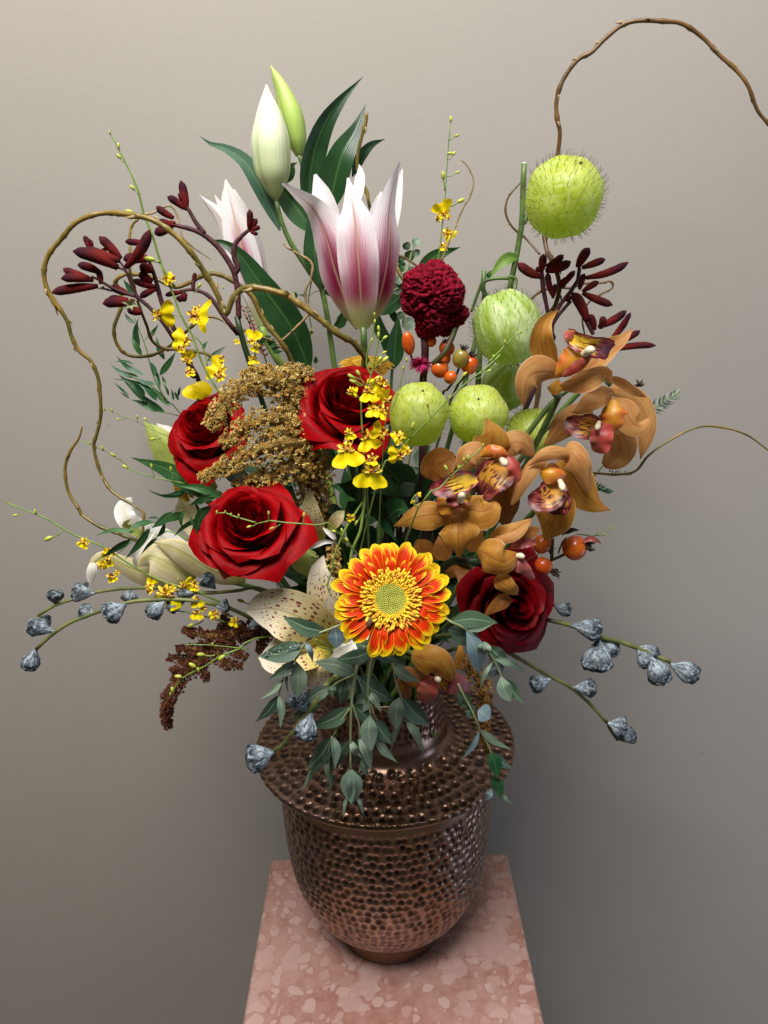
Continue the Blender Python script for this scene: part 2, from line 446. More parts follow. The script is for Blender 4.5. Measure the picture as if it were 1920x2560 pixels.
def to_neck(start, dirn=None, spread=.04, k=None):
    """points from a flower's base down into the mouth of the vase"""
    rnd = random.Random(str(k) if k is not None else str(tuple(round(x,4) for x in start)))
    e = NECK+Vector((rnd.uniform(-spread,spread), rnd.uniform(-spread,spread), -.02))
    s = Vector(start)
    pull = e+Vector(((s.x-e.x)*.25, (s.y-e.y)*.3, .09))
    if pull.z > s.z-.02: pull.z = max(e.z+.045, s.z-.02)
    return [s, s.lerp(pull,.45)+(Vector(dirn)*.02 if dirn else Vector((0,0,0))), pull, e, e+Vector((0,0,-.06))]
# ================================================================ lilies
def seg(c, w): return w*sc(c)                       # crop px -> photo px
class Plant:
    """helper around one thing: crop-pixel blades, tubes and the like"""
    def __init__(s, name, label, cat, Y, base=None, group=None):
        s.Y = Y; s.t = thing(name, label, cat, tuple(base) if base is not None else tuple(NECK), group)
    def blade(s, name, c, pts, hw, mat, prof='leaf', Y=None, parent=None, label=None, **k):
        g = G(); Y = Y or s.Y
        blade(g, pp(c, pts, Y), mpx(c, Y, hw), prof, **k)
        return g.build(name, M[mat] if isinstance(mat, str) else mat, parent or s.t, label=label)
    def tube(s, name, c, pts, hw, mat, Y=None, sides=8, parent=None, neck=False, extra=None, **k):
        g = G(); Y = Y or s.Y
        W = pp(c, pts, Y)
        if extra: W += extra
        if neck: W = W[:-1]+to_neck(W[-1], (W[-1]-W[-2]).normalized())
        r = [mpx(c, Y, w) for w in hw] if isinstance(hw, (list,tuple)) else mpx(c, Y, hw)
        tube(g, W, r, sides, **k)
        return g.build(name, M[mat] if isinstance(mat, str) else mat, parent or s.t)

def lily_outer(name, white, pink, deep, base, midr, strength=1.0, wide=1.0):
    b = NB(name); u, v = b.uv(); e = b.edge()
    n1 = b.noise(b.uvs(14, 1.6), 2.0, 5, .7); n2 = b.noise(b.uvs(2, 2), 3, 3)
    ev = b.math('ADD', e, b.math('MULTIPLY_ADD', n1, .5, -.25))
    band = b.math('MULTIPLY', b.rng(ev, .85*wide, .18*wide), b.math('MULTIPLY', b.rng(b.math('ADD', b.math('MULTIPLY_ADD', e, .28, v), b.math('MULTIPLY_ADD', n1, .4, -.2)), 1.0, .34), b.rng(v, .0, .22)))
    band = b.math('MULTIPLY', band, strength)
    c = b.mix(band, white, pink)
    core = b.math('MULTIPLY', b.rng(ev, .85, .15), b.math('MULTIPLY', b.rng(b.math('ADD', b.math('MULTIPLY_ADD', e, .45, v), b.math('MULTIPLY_ADD', n1, .4, -.2)), .90, .30), b.rng(v, .03, .25)))
    c = b.mix(b.math('MULTIPLY', core, .95*strength), c, deep)
    c = b.mix(b.math('MULTIPLY', b.rng(e, .075, .02), b.rng(v, 1.0, .75)), c, midr)
    c = b.mix(b.rng(b.math('ADD', v, b.math('MULTIPLY_ADD', n1, .10, -.05)), .27, .05), c, base)
    st = b.math('SINE', b.math('MULTIPLY', u, 110))
    h = b.math('ADD', b.math('MULTIPLY', st, .2), b.rng(e, .10, .0))
    M[name] = b.fin(c, .42, h, .30, .0012, .22, spec=.4)
lily_outer('lily_pink', (.86,.80,.80), (.46,.07,.17), (.20,.004,.040), (.40,.41,.13), (.40,.22,.16), wide=2.3)
lily_outer('lily_pink_front', (.86,.80,.80), (.54,.17,.24), (.34,.03,.08), (.42,.43,.15), (.46,.26,.19), wide=2.6)
lily_outer('lily_blush', (.86,.82,.79), (.56,.22,.31), (.38,.04,.15), (.52,.54,.25), (.50,.40,.16), 1.1)
simple('lily_inside', (.84,.80,.80), .45, .06, 40, trans=.3)
def lily_bud(name, top, bot, rib):
    b = NB(name); u, v = b.uv()
    c = b.ramp(b.math('ADD', v, b.math('MULTIPLY_ADD', b.noise(b.obj(), 60, 3), .12, -.06)), [(0, bot), (.35, tuple((x+y)/2 for x, y in zip(top, bot))), (.7, top), (1, top)])
    r3 = b.math('ABSOLUTE', b.math('SINE', b.math('MULTIPLY', u, math.pi*3)))
    ribm = b.math('MULTIPLY', b.rng(r3, .93, 1.0), b.rng(v, .95, .2))
    c = b.mix(b.math('MULTIPLY', ribm, .55), c, rib)
    st = b.math('SINE', b.math('MULTIPLY', u, 190))
    M[name] = b.fin(c, .42, b.math('ADD', b.math('MULTIPLY', st, .12), b.math('MULTIPLY', ribm, -1.0)), .35, .0015, .0, sub=.15, spec=.4)
lily_bud('bud_white', (.80,.82,.60), (.45,.56,.20), (.36,.48,.12))
lily_bud('bud_green', (.42,.55,.13), (.36,.50,.11), (.20,.36,.05))
def lily_spotted(name, back, yel, spot, tip):
    b = NB(name); u, v = b.uv(); e = b.edge()
    n2 = b.noise(b.uvs(2, 2), 2, 3)
    c = b.ramp(v, [(0, (.30,.34,.03)), (.22, yel), (.5, back), (.85, tip), (1, tip)])
    rx = b.math('MULTIPLY', b.n('ShaderNodeObjectInfo').outputs['Random'], 31.0)
    vo = b.voro(b.vec(b.math('MULTIPLY_ADD', u, 11.0, rx), b.math('MULTIPLY', v, 17.0)), 1.0, 'F1', .9, '2D')
    d = vo.outputs[0]
    col = b.n('ShaderNodeSeparateColor'); b.put(col.inputs[0], vo.outputs[1])
    size = b.math('MULTIPLY_ADD', col.outputs[0], .27, .05)
    sp = b.math('LESS_THAN', d, size)
    zone = b.math('MULTIPLY', b.rng(e, 1.0, .82), b.math('MULTIPLY', b.rng(v, .90, .78), b.rng(v, .12, .2)))
    zone = b.math('GREATER_THAN', zone, .5)
    c = b.mix(b.math('MULTIPLY', b.math('MULTIPLY', sp, zone), .92), c, spot)
    c = b.mix(b.math('MULTIPLY', b.rng(e, .06, .01), .5), c, (.45,.42,.12))
    st = b.math('SINE', b.math('MULTIPLY', u, 120))
    M[name] = b.fin(c, .45, b.math('ADD', b.math('MULTIPLY', st, .15), b.rng(e, .12, .0)), .3, .001, .22, spec=.4)
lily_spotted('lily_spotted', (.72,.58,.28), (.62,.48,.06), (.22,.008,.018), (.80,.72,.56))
lily_spotted('lily_spotted_shaded', (.55,.43,.22), (.40,.30,.06), (.13,.012,.015), (.50,.46,.20))  # darker copy of the freckled petals, with shade mixed into the colour
def lily_cream(name, a, mid, gr):
    b = NB(name); u, v = b.uv(); e = b.edge()
    n1 = b.noise(b.uvs(10, 1.4), 2, 4, .6)
    c = b.mix(b.rng(n1, .3, .7), a, mid)
    c = b.mix(b.math('MULTIPLY', b.rng(e, .35, .05), .55), c, gr)
    c = b.mix(b.rng(v, .3, .0), c, gr)
    st = b.math('SINE', b.math('MULTIPLY', u, 130))
    M[name] = b.fin(c, .42, b.math('ADD', b.math('MULTIPLY', st, .2), b.rng(e, .15, .0)), .35, .0012, .22, spec=.4)
lily_cream('lily_cream', (.74,.66,.42), (.58,.48,.22), (.36,.37,.07))
lily_cream('lily_white', (.85,.82,.78), (.80,.75,.68), (.70,.70,.45))
lily_cream('lily_green', (.50,.56,.16), (.42,.48,.10), (.30,.42,.06))

def bud(p, c, pts, hw, mat, Y=None, name='bud', sides=24, n=26):
    g = G(); Y = Y or p.Y
    tube(g, pp(c, pts, Y), [mpx(c, Y, w) for w in hw], sides, n=n, lobes=(3, .07))
    return g.build(name, M[mat], p.t)
# tall stalk with two buds
p = Plant('lily_stalk', 'tall lily stalk topped by a white bud and a green bud', 'lily', .735)
p.tube('stem', 'B', [(567,870,0),(600,1000,0),(650,1120,0),(720,1230,.3),(800,1350,.5),(838,1400,1),(860,1500,1),(885,1640,1),(900,1760,1)], [13,16,17,17,18,22,22,22,22], 'stem_green', neck=True)
p.tube('stem', 'B', [(703,612,2.0),(722,670,2),(745,745,1.8),(775,900,1.8),(800,1100,1.5),(825,1290,1.2),(840,1400,1)], [10,11,12,14,16,18,20], 'stem_green')
bud(p, 'B', [(567,880),(560,800),(543,600),(533,420),(518,270),(513,195)], [14,62,100,112,114,100,74,40,6], 'bud_white')
bud(p, 'B', [(706,618,2.6),(700,560,2.6),(668,400,2.6),(610,230,2.8),(538,82,3.0)], [22,52,66,72,68,56,42,26,4], 'bud_green')
p.blade('leaf','B',[(790,1020,1.2),(770,800,1),(790,620,.6),(850,440,.3),(950,290,.6),(1090,140,1.5)],72,'leaf_dark',fold=.35,roll=14,nv=18)
p.blade('leaf','B',[(880,960,.6),(915,780,.2),(960,620,0),(1040,470,.5),(1102,305,1.2)],84,'leaf_dark',fold=.3,roll=-12,nv=18)
p.blade('leaf','B',[(1020,740,2),(1060,630,2),(1130,550,2.2),(1220,514,3)],34,'leaf_dark',fold=.4,roll=20)
p.blade('leaf','B',[(592,1060,1),(530,910,1.2),(465,780,1.5),(380,650,1.5),(270,575,1.2),(180,545,.8),(110,492,0)],60,'leaf_blue',fold=.3,roll=25,nv=18)
p.blade('leaf','B',[(800,1080,2),(730,980,2.2),(650,880,2.4),(560,760,2.6),(520,660,2.6)],78,'leaf_mid',fold=.3,roll=10,nv=16)
p.blade('leaf','B',[(840,1380,.5),(800,1230,.2),(800,1050,.4),(790,900,1),(775,800,1.5)],66,'leaf_dark',fold=.3,nv=16)
p.blade('leaf','B',[(632,775,1.6),(655,710,1.5),(668,670,1.5),(700,655,1.6)],30,'leaf_mid',fold=.3)
p.blade('leaf','B',[(770,1900,-1.5),(720,1760,-1.8),(640,1600,-2.4),(500,1410,-2.6),(350,1200,-2.4),(240,1125,-2),(155,1120,-1.5)],92,'leaf_dark',fold=.2,roll=-8,nv=22)
p.blade('leaf','B',[(905,1640,.4),(955,1600,0),(985,1520,-.2),(1000,1440,0)],28,'leaf_dark',fold=.3)
# open pink lily
p = Plant('pink_lily', 'open trumpet lily with white petals streaked deep pink above the right red rose', 'lily', .625)
p.tube('stem', 'B', [(1085,1630),(1090,1720),(1095,1850,1),(1080,2000,2)], [20,22,22,22], 'stem_green', neck=True)
p.blade('petal','B',[(1080,1560,2.6),(1130,1300,4.2),(1170,1050,5.0),(1180,900,5.4),(1190,825,5.8)],95,'lily_inside','petal',cup=.3,roll=10,nv=16)
p.blade('petal','B',[(1060,1560,2.6),(980,1300,4),(890,1050,4.4),(850,880,4.6),(800,725,5.2)],84,'lily_inside','spoon',cup=.3,nv=16,ruff=.06)
p.blade('petal','B',[(1090,1560,2.6),(1140,1300,4),(1230,1000,4),(1280,820,4.2),(1318,692,4.6)],75,'lily_inside','petal',cup=.2,nv=16)
PWB=[.42,.66,.86,.98,1.04,1.04,.97,.80,.56,.38,.2,.05]
p.blade('petal','B',[(1075,1632,.4),(985,1480,.2),(920,1300,0),(880,1150,0),(838,1020,.4),(780,920,.4),(700,850,-.6),(606,778,-1.6)],150,'lily_pink',PWB,cup=-.30,roll=-40,nv=26,nu=10,ruff=.05)
p.blade('petal','B',[(1085,1632,.4),(1170,1490,.3),(1215,1320,.1),(1235,1150,.2),(1236,1000,.4),(1252,850,.6),(1278,740,.5),(1306,652,0)],150,'lily_pink',PWB,cup=-.32,roll=46,nv=26,nu=10,ruff=.05,seed=3)
p.blade('petal','B',[(1080,1640,0),(1072,1480,-.7),(1062,1300,-1.2),(1048,1130,-1.2),(1035,980,-.8),(1012,850,-.3),(995,745,.2)],122,'lily_pink_front',[.40,.62,.80,.90,.96,.99,1.0,.97,.84,.50,.26,.05],cup=-.30,nv=26,nu=10,ruff=.06,seed=5)
p.blade('petal','B',[(1050,900,3.4),(1060,800,4.4),(1070,720,5.0),(1062,665,5.2)],34,'lily_inside','petal',nv=10)
# half-open blush lily behind
p = Plant('blush_lily', 'half open pale pink lily standing behind the dark leaf at upper left', 'lily', .775)
p.tube('stem', 'B', [(480,1620),(510,1700),(600,1850),(720,1960),(760,2060)], [24,26,24,22,22], 'stem_lime', neck=True)
p.blade('petal','B',[(485,1610,.5),(420,1350,1),(350,1130,1),(265,960,1),(205,845,1)],50,'lily_blush','petal',cup=-.3,nv=14)
p.blade('petal','B',[(465,1600,0),(390,1400,-.2),(310,1150,-.2),(230,980,0),(115,848,.2)],62,'lily_blush','petal',cup=-.4,roll=-25,nv=18,nu=8)
p.blade('petal','B',[(500,1605,0),(490,1400,-.2),(440,1150,-.2),(380,950,.2),(322,812,.5)],70,'lily_blush','petal',cup=-.4,roll=28,nv=18,nu=8,seed=3)
p.blade('petal','B',[(482,1622,-.4),(440,1420,-1),(375,1200,-1.2),(315,950,-.8),(270,756,-.2)],92,'lily_blush',[.3,.5,.72,.9,1,1,.92,.75,.5,.05],cup=-.3,nv=20,nu=8,seed=2)
# white lily, side view, lower left
p = Plant('white_lily', 'cream white lily seen from the side with curled back petals, left of the front rose', 'lily', .60)
p.tube('stem','R',[(1500,1050,3),(1750,1100,4),(2000,1200,6)],[26,28,28],'stem_green',neck=True)
p.blade('petal','R',[(1500,640,4.2),(1330,560,4),(1180,420,4),(1080,300,3.4),(1035,190,2.6)],150,'lily_cream','petal',cup=.2,nv=16,nu=8)
p.blade('petal','R',[(1250,800,2.8),(1050,700,2.6),(850,600,2.2),(640,520,1.6),(500,430,1),(455,330,1.5),(480,250,3),(535,180,4.5)],115,'lily_white',[.4,.6,.8,.95,1,.95,.9,.9,.85,.65,.1],cup=-.2,roll=-6,nv=24,nu=8,ruff=.05)
p.blade('petal','R',[(1200,1060,1.5),(950,1040,1),(700,980,.6),(480,900,.2),(300,800,0),(190,820,-.3),(130,930,-.6),(95,1080,-.8)],150,'lily_cream',[.3,.6,.9,1,1,.9,.7,.5,.42,.38,.32,.08],cup=-.3,roll=-18,nv=26,nu=8)
p.blade('petal','R',[(150,830,-.3),(125,930,-.9),(100,1090,-1.0)],52,'lily_white','petal',cup=-.3,nv=10)
p.blade('petal','R',[(1180,1060,.4),(1030,950,-.2),(850,840,-.6),(700,800,-.6),(600,900,-.4)],180,'lily_cream','petal',cup=-.25,roll=12,nv=18,nu=8,seed=4)
p.blade('petal','R',[(595,930,-1.0),(572,830,-1.3),(620,720,-1.3),(720,610,-1),(790,510,-.4)],30,'lily_white','lance',cup=.3,nv=14)
p.blade('petal','R',[(1720,1030,1.2),(1500,1000,.4),(1280,900,-.4),(1100,780,-.8),(950,700,-.8),(760,640,0)],135,'lily_cream','petal',cup=-.3,roll=-12,nv=22,nu=8,seed=7)
p.blade('petal','R',[(700,620,.4),(620,560,0),(470,470,-.6),(545,395,-1.2)],45,'lily_green','lance',cup=.2,nv=12)
p.tube('pistil','R',[(1120,620,-1.3),(1000,560,-1.4),(900,530,-1.4),(830,570,-1.4)],[9,8,8,11],'stem_lime')
# pale green lily petals behind left rose
p = Plant('green_lily', 'pale green lily bud opening behind the left red rose', 'lily', .68)
p.tube('stem','D',[(1750,1750,0),(1900,1850,1)],[30,30],'stem_green',neck=True)
p.blade('petal','D',[(1720,1730,0),(1560,1640,-.6),(1420,1480,-1),(1320,1330,-1),(1195,1175,-.4)],125,'lily_green','petal',cup=-.3,roll=-12,nv=18,nu=8)
p.blade('petal','D',[(1760,1720,.6),(1680,1560,.2),(1540,1400,0),(1400,1270,.4),(1300,1190,.8)],110,'lily_white','petal',cup=-.3,roll=15,nv=18,nu=8)
p.blade('petal','D',[(1790,1740,-.6),(1700,1640,-1.2),(1600,1500,-1.4),(1480,1390,-1)],85,'lily_green','petal',cup=-.35,roll=10,nv=14,nu=8)
# big spotted lily at the front
p = Plant('spotted_lily', 'open cream lily with dark red freckles, left of the orange gerbera', 'lily', .535)
p.tube('stem','J',[(640,870,3),(680,900,5),(700,960,8)],[16,18,18],'stem_green',neck=True)
p.blade('petal','J',[(625,870,2),(610,720,1.6),(585,560,1.4),(565,420,1.6),(590,330,2.2)],100,'lily_spotted','petal',cup=.2,nv=16,nu=8)
p.blade('petal','J',[(650,880,2),(660,760,1.5),(640,640,1),(625,560,.8)],105,'lily_spotted','petal',cup=.3,nv=14,nu=8,seed=3)
p.blade('petal','J',[(640,885,1.8),(560,800,.6),(450,705,-.2),(320,655,-.2),(220,650,.2),(132,660,1)],158,'lily_spotted','petal',cup=.22,roll=-14,nv=22,nu=10,ruff=.04)
p.blade('petal','J',[(640,890,1.8),(520,880,.8),(400,900,.2),(300,930,.4),(205,935,1)],142,'lily_spotted','petal',cup=.2,roll=20,nv=20,nu=10,seed=5)
p.blade('petal','J',[(640,900,1.6),(580,920,.4),(545,990,-.4),(545,1070,-.2),(560,1150,.4)],92,'lily_spotted','petal',cup=-.2,nv=18,nu=8,seed=8,ruff=.05)
p.blade('petal','J',[(645,900,1.8),(720,870,1.4),(800,830,1.3),(865,790,1.4)],70,'lily_white','petal',cup=.2,roll=-20,nv=14,nu=8)
p.blade('petal','J',[(620,960,1.0),(680,935,.8),(730,890,.7),(760,850,.8)],45,'lily_white','petal',cup=.3,nv=10)
for q in [[(640,890,1.6),(600,850,-.2),(540,825,-1.4)],[(640,890,1.6),(660,830,0),(690,790,-1)],[(640,890,1.6),(600,880,0),(560,870,-1.2)]]:
    p.tube('stamen','J',q,[5,4,4],'stem_lime',sides=6)
# spotted lily in the shade, seen above
p = Plant('shaded_lily', 'freckled cream lily tucked in shade right of the front rose', 'lily', .60)
p.tube('stem','Q',[(700,1450,2),(720,1600,4)],[30,30],'stem_green',neck=True)
p.blade('petal','Q',[(715,1020,1),(690,860,.4),(670,680,0),(662,520,.2),(658,345,.8)],165,'lily_spotted_shaded',[.7,.9,1,1,.95,.85,.7,.5,.3,.05],cup=.25,nv=18,nu=8)
p.blade('petal','Q',[(900,860,.4),(960,770,.2),(1020,690,.2),(1085,620,.6)],78,'lily_spotted_shaded','petal',cup=.25,nv=12)
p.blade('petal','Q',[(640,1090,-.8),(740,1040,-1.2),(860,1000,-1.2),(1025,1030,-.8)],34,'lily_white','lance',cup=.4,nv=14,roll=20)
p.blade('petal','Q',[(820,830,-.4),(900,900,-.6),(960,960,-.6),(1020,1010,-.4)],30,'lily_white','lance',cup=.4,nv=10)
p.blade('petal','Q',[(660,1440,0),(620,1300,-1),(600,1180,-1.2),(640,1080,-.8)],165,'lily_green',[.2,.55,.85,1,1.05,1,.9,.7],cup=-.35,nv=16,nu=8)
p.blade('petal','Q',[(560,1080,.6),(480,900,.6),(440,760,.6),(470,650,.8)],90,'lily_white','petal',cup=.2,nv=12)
# ================================================================ roses
b = NB('rose_red'); u, v = b.uv(); e = b.edge()
nz = b.noise(b.uvs(5, 3), 2.0, 4)
c = b.mix(b.rng(nz, .3, .7), (.20,.0006,.0015), (.33,.001,.003))
c = b.mix(b.math('MULTIPLY', b.rng(v, .25, .0), .6), c, (.12,.0,.002))  # petal base darkened: crevice shade put into the red
st = b.noise(b.uvs(40, 3), 2.0, 3)
M['rose_red'] = b.fin(c, .52, st, .10, .0008, .10, tcol=(.35,.002,.004), sheen=.0, spec=.08)
b = NB('rose_dark'); nz = b.noise(b.uvs(5, 3), 2.0, 4)
c = b.mix(b.rng(nz, .3, .7), (.15,.0006,.003), (.25,.001,.005))
M['rose_dark'] = b.fin(c, .5, b.noise(b.uvs(40, 3), 2, 3), .10, .0008, .06, tcol=(.2,.002,.004), spec=.15)
def rose(label, c, x, y, Y, rad, look, twist=0.0, mat='rose_red', seed=1, openness=1.0, squash=1.0, skip=()):
    """a hybrid tea rose: a wound bud inside overlapping shells of petals; look = direction the flower faces"""
    rnd = random.Random(seed)
    o = pp(c, [(x, y)], Y)[0]; r0 = mpx(c, Y, rad)
    z = Vector(look).normalized(); q = (z.to_track_quat('Z', 'Y').to_matrix()) @ Matrix.Rotation(twist, 3, 'Z')
    base = o - z*r0*.75
    t = thing('red_rose', label, 'rose', tuple(base), 'red roses')
    def petal_mesh(f, ang, half, rb, H, lip, spiral, curl, nu=14, nv=16, sd=0):
        """one petal: a slice of a swelling cup whose lip rolls outward, its two top corners folding back to a point"""
        V=[];UV=[];F=[]
        k1, k2 = rnd.uniform(.1,1.0), rnd.uniform(.1,1.0); bend = rnd.uniform(-.25,.25)
        for i in range(nv+1):
            v = i/nv
            rr = rb*(.26+.74*math.sin(min(v*1.4,1)*math.pi/2))
            lift = max(0, v-.60)/.40
            for k in range(nu+1):
                s = -1+2*k/nu
                w = (0.45+.55*math.sin(min(1,v*1.3)*math.pi/2))*(1-.62*max(0,(v-.55)/.45)**2.4)
                a = ang+(s+bend*lift)*half*w
                cor = abs(s)**2.6*(k1 if s < 0 else k2)*min(1, max(0, (f-.35)*2.2))
                r = rr*(1+spiral*s)+lip*(lift**1.7)*(1.0+.55*cor)
                r += r0*.026*noise.noise(Vector((sd*3.1+s*1.7, v*2.4, ang)))*v*(.3+f*1.2)
                h = H*(v-curl*lift**2*(.36+.30*cor))
                h += -H*.11*v*v*cor+H*.06*lift*(1-abs(s))**2
                h += r0*.030*noise.noise(Vector((sd, s*2.3, v*2+5)))*v*(.3+f)
                V.append(tuple(base+q@Vector((r*math.cos(a), r*math.sin(a)*squash, h)))); UV.append((k/nu, v))
        for i in range(nv):
            for k in range(nu):
                a_=i*(nu+1)+k; F.append((a_, a_+1, a_+nu+2, a_+nu+1))
        return V,F,UV
    n = 28; ga = 2.39996
    top = r0*1.25
    for i in range(n):
        f = i/(n-1)
        rb = r0*(.05+.72*f**1.12)*openness
        half = 2.3-1.02*f**.6
        H = top*(1.0-.10*f-.34*max(0, f-.55)**1.3/.35)*rnd.uniform(.975,1.025)
        lip = r0*(.015+.40*max(0, f-.22)**1.2)
        V,F,UV = petal_mesh(f, i*ga+rnd.uniform(-.3,.3), half, rb, H, lip, .30*(1-f)+.13, .08+1.1*max(0,f-.25), sd=i+seed*10)
        g = G(); g.add(V,F,UV); g.build('petal', M[mat], t)
    g = G(); ball(g, base-z*r0*.05, r0*.24, seg=10, rings=6, axis=z); g.build('hip', M['stem_green'], t)
    for k in range(5):
        g = G(); a = k*1.2566+.3
        d = q@Vector((math.cos(a), math.sin(a), 0)); 
        P = [base, base+d*r0*.25+z*r0*.02, base+d*r0*.55-z*r0*.12, base+d*r0*.8-z*r0*.35]
        blade(g, P, r0*.11, 'leaf', nv=8, nu=4, fold=.2); g.build('sepal', M['leaf_mid'], t)
    g = G(); tube(g, to_neck(base, -z), [.0028,.003,.003], 7); g.build('stem', M['stem_green'], t)
    return t
rose('velvety red rose at left, partly covered by the golden amaranth', 's', 508, 1074, .635, 110, (-.30,-.72,.62), 2.0, seed=4)
rose('large red rose at centre behind the yellow spray orchids', 's', 866, 1006, .605, 136, (.10,-.66,.75), .8, seed=2)
rose('fully open red rose at the front left above the freckled lily', 's', 615, 1316, .545, 134, (-.08,-.72,.69), 3.6, seed=9, openness=1.05)
rose('deep red rose at lower right, darker and wet at its edges', 's', 1275, 1512, .585, 122, (.22,-.93,.28), 5.0, mat='rose_dark', seed=6, openness=1.05)

# ================================================================ gerbera
def ray_mat(name, inner, outer, tip0, tip1):
    b = NB(name); u, v = b.uv(); e = b.edge()
    n1 = b.noise(b.uvs(9, 1.0), 2.0, 4, .6)
    f = b.math('ADD', b.math('ADD', v, b.math('MULTIPLY', b.math('POWER', e, 2.2), .24)), b.math('MULTIPLY_ADD', n1, .34, -.17))
    c = b.mix(b.rng(f, tip0, tip1), inner, outer)
    c = b.mix(b.math('MULTIPLY', b.rng(e, .86, 1.0), .5), c, outer)
    st = b.math('SINE', b.math('MULTIPLY', u, 44))
    c = b.mix(b.math('MULTIPLY', b.rng(st, .0, 1.0), .08), c, outer)
    M[name] = b.fin(c, .45, st, .3, .0008, .22, spec=.15)
ray_mat('ray_red_yellow', (.68,.022,.002), (.86,.60,.008), .70, 1.0)
ray_mat('ray_orange', (.60,.26,.02), (.72,.42,.04), .3, .9)
simple('floret_yellow', (.86,.62,.03), .5, .25, 200, col2=(.84,.50,.02))
simple('floret_gold', (.82,.46,.02), .5, .3, 200, col2=(.55,.20,.02))
simple('floret_green', (.50,.50,.09), .55, .3, 300, col2=(.36,.38,.05))
simple('gerbera_core', (.60,.36,.02), .7, .3, 200)
def gerbera(label, c, x, y, Y, rad, look, seed=1, rays='ray_red_yellow', n=(22,20,13), arc=None, core=True, gap=None):
    rnd = random.Random(seed)
    o = pp(c, [(x, y)], Y)[0]; r0 = mpx(c, Y, rad)
    z = Vector(look).normalized(); q = z.to_track_quat('Z', 'Y').to_matrix()
    t = thing('gerbera', label, 'gerbera', tuple(o), 'gerbera daisies')
    W = lambda a, r, h: o+q@Vector((r*math.cos(a), r*math.sin(a), h))
    for L, cnt in enumerate(n):
        for i in range(cnt):
            a = (i+.5*L)*2*math.pi/cnt+rnd.uniform(-.09,.09)+L*.07
            if gap and L > 0 and abs((a-gap[0]+math.pi)%(2*math.pi)-math.pi) < gap[1]: continue
            ln = r0*(rnd.uniform(.90,1.04)-(0,.05,.24)[L]); hz = r0*(-.02+.035*L)
            P = [W(a, r0*.40, hz), W(a, r0*.55, hz+r0*.055), W(a+rnd.uniform(-.03,.03), ln*.8, hz+r0*.06), W(a+rnd.uniform(-.05,.05), ln, hz+r0*(.01+rnd.uniform(-.05,.03)))]
            g = G()
            V=[];UV=[];F=[]; PP=path(P,10); T=tangents(PP); hw=r0*(.122 if L<2 else .085)*rnd.uniform(.9,1.08)
            tw = rnd.uniform(-.22,.22)
            for ii,(p_,tt) in enumerate(zip(PP,T)):
                vv=ii/10; S=(tt.cross(z)).normalized(); S = Matrix.Rotation(tw,3,tt)@S; N_=S.cross(tt)
                h=hw*interp([.45,.62,.78,.90,.97,1,1,.93,.72,.18],vv)
                for k in range(7):
                    s=-1+k/3; V.append(tuple(p_+S*h*s+N_*(h*.36*(s*s)+h*.10*math.cos(s*9))*(1 if L<3 else -1))); UV.append((k/6,vv))
            for ii in range(10):
                for k in range(6):
                    a_=ii*7+k; F.append((a_,a_+1,a_+8,a_+7))
            g.add(V,F,UV); g.build('ray_petal', M[rays], t)
    if core:
        g = G(); ball(g, o-z*r0*.03, r0*.50, seg=28, rings=10, axis=z, sc3=(1,1,.17)); g.build('disc', M['gerbera_core'], t)
        g = G()                                       # ring of small trans florets: uncountable fringe
        for ring, (rr, cnt, ll, wd) in enumerate([(.46,64,.10,.019),(.415,60,.09,.018),(.37,54,.08,.017),(.33,50,.07,.016),(.29,44,.06,.015)]):
            for i in range(cnt):
                a = (i+rnd.random()*.7)*2*math.pi/cnt; r1 = r0*rr*rnd.uniform(.95,1.05)
                s = W(a, r1*.88, r0*.04); e_ = W(a+rnd.uniform(-.1,.1), r1+r0*ll*rnd.uniform(.3,.8), r0*(.10+rnd.uniform(0,.05)-.01*ring*0))
                m = s.lerp(e_, .55)+z*r0*.03
                tube(g, [s,m,e_], [r0*wd*.75,r0*wd*1.12,r0*wd*.95], 5, n=4, m=0 if rnd.random()<.62 else 1)
        g.build('disc_florets', [M['floret_yellow'], M['floret_gold']], t, kind='stuff')
        g = G(); k = 0
        for i in range(330):
            rr = r0*.30*math.sqrt((i+.5)/330); a = i*2.39996
            hz = r0*(.065+.03*(rr/(r0*.30))**2)
            ball(g, W(a, rr, hz), r0*.0155*(1.25-.0*rr), seg=6, rings=4, axis=z, sc3=(1,1,1.3), m=0 if rr<r0*.245 else 1)
        g.build('disc_centre', [M['floret_green'], M['floret_yellow']], t, kind='stuff')
    g = G(); tube(g, to_neck(o-z*r0*.06, -z), [.003,.0032,.0032], 8); g.build('stem', M['stem_lime'], t)
    return t
t = gerbera('orange red gerbera with yellow petal tips and a green centre, front of the bouquet', 'J', 985, 588, .475, 362, (.04,-.90,.42), 5, gap=(R(228),.12))
g = G(); q0 = pp('J', [(862,725)], .463)[0]; ball(g, q0, mpx('J',.463,26), axis=(.2,0,1), sc3=(.9,.6,1.3), disp=.4, df=3); simple('dry_brown', (.13,.085,.03), .8, .4, 200)
g.build('withered_petal', M['dry_brown'], t)
gerbera('yellow orange gerbera barely showing behind the centre rose and willow branch', 'F', 650, 800, .71, 215, (.05,-.22,.97), 8, n=(20,18,0), rays='ray_orange')
gerbera('golden gerbera half hidden behind the left green lily petals', 'R', 1080, 60, .70, 190, (-.6,-.75,.1), 11, rays='ray_orange', n=(20,16,0))
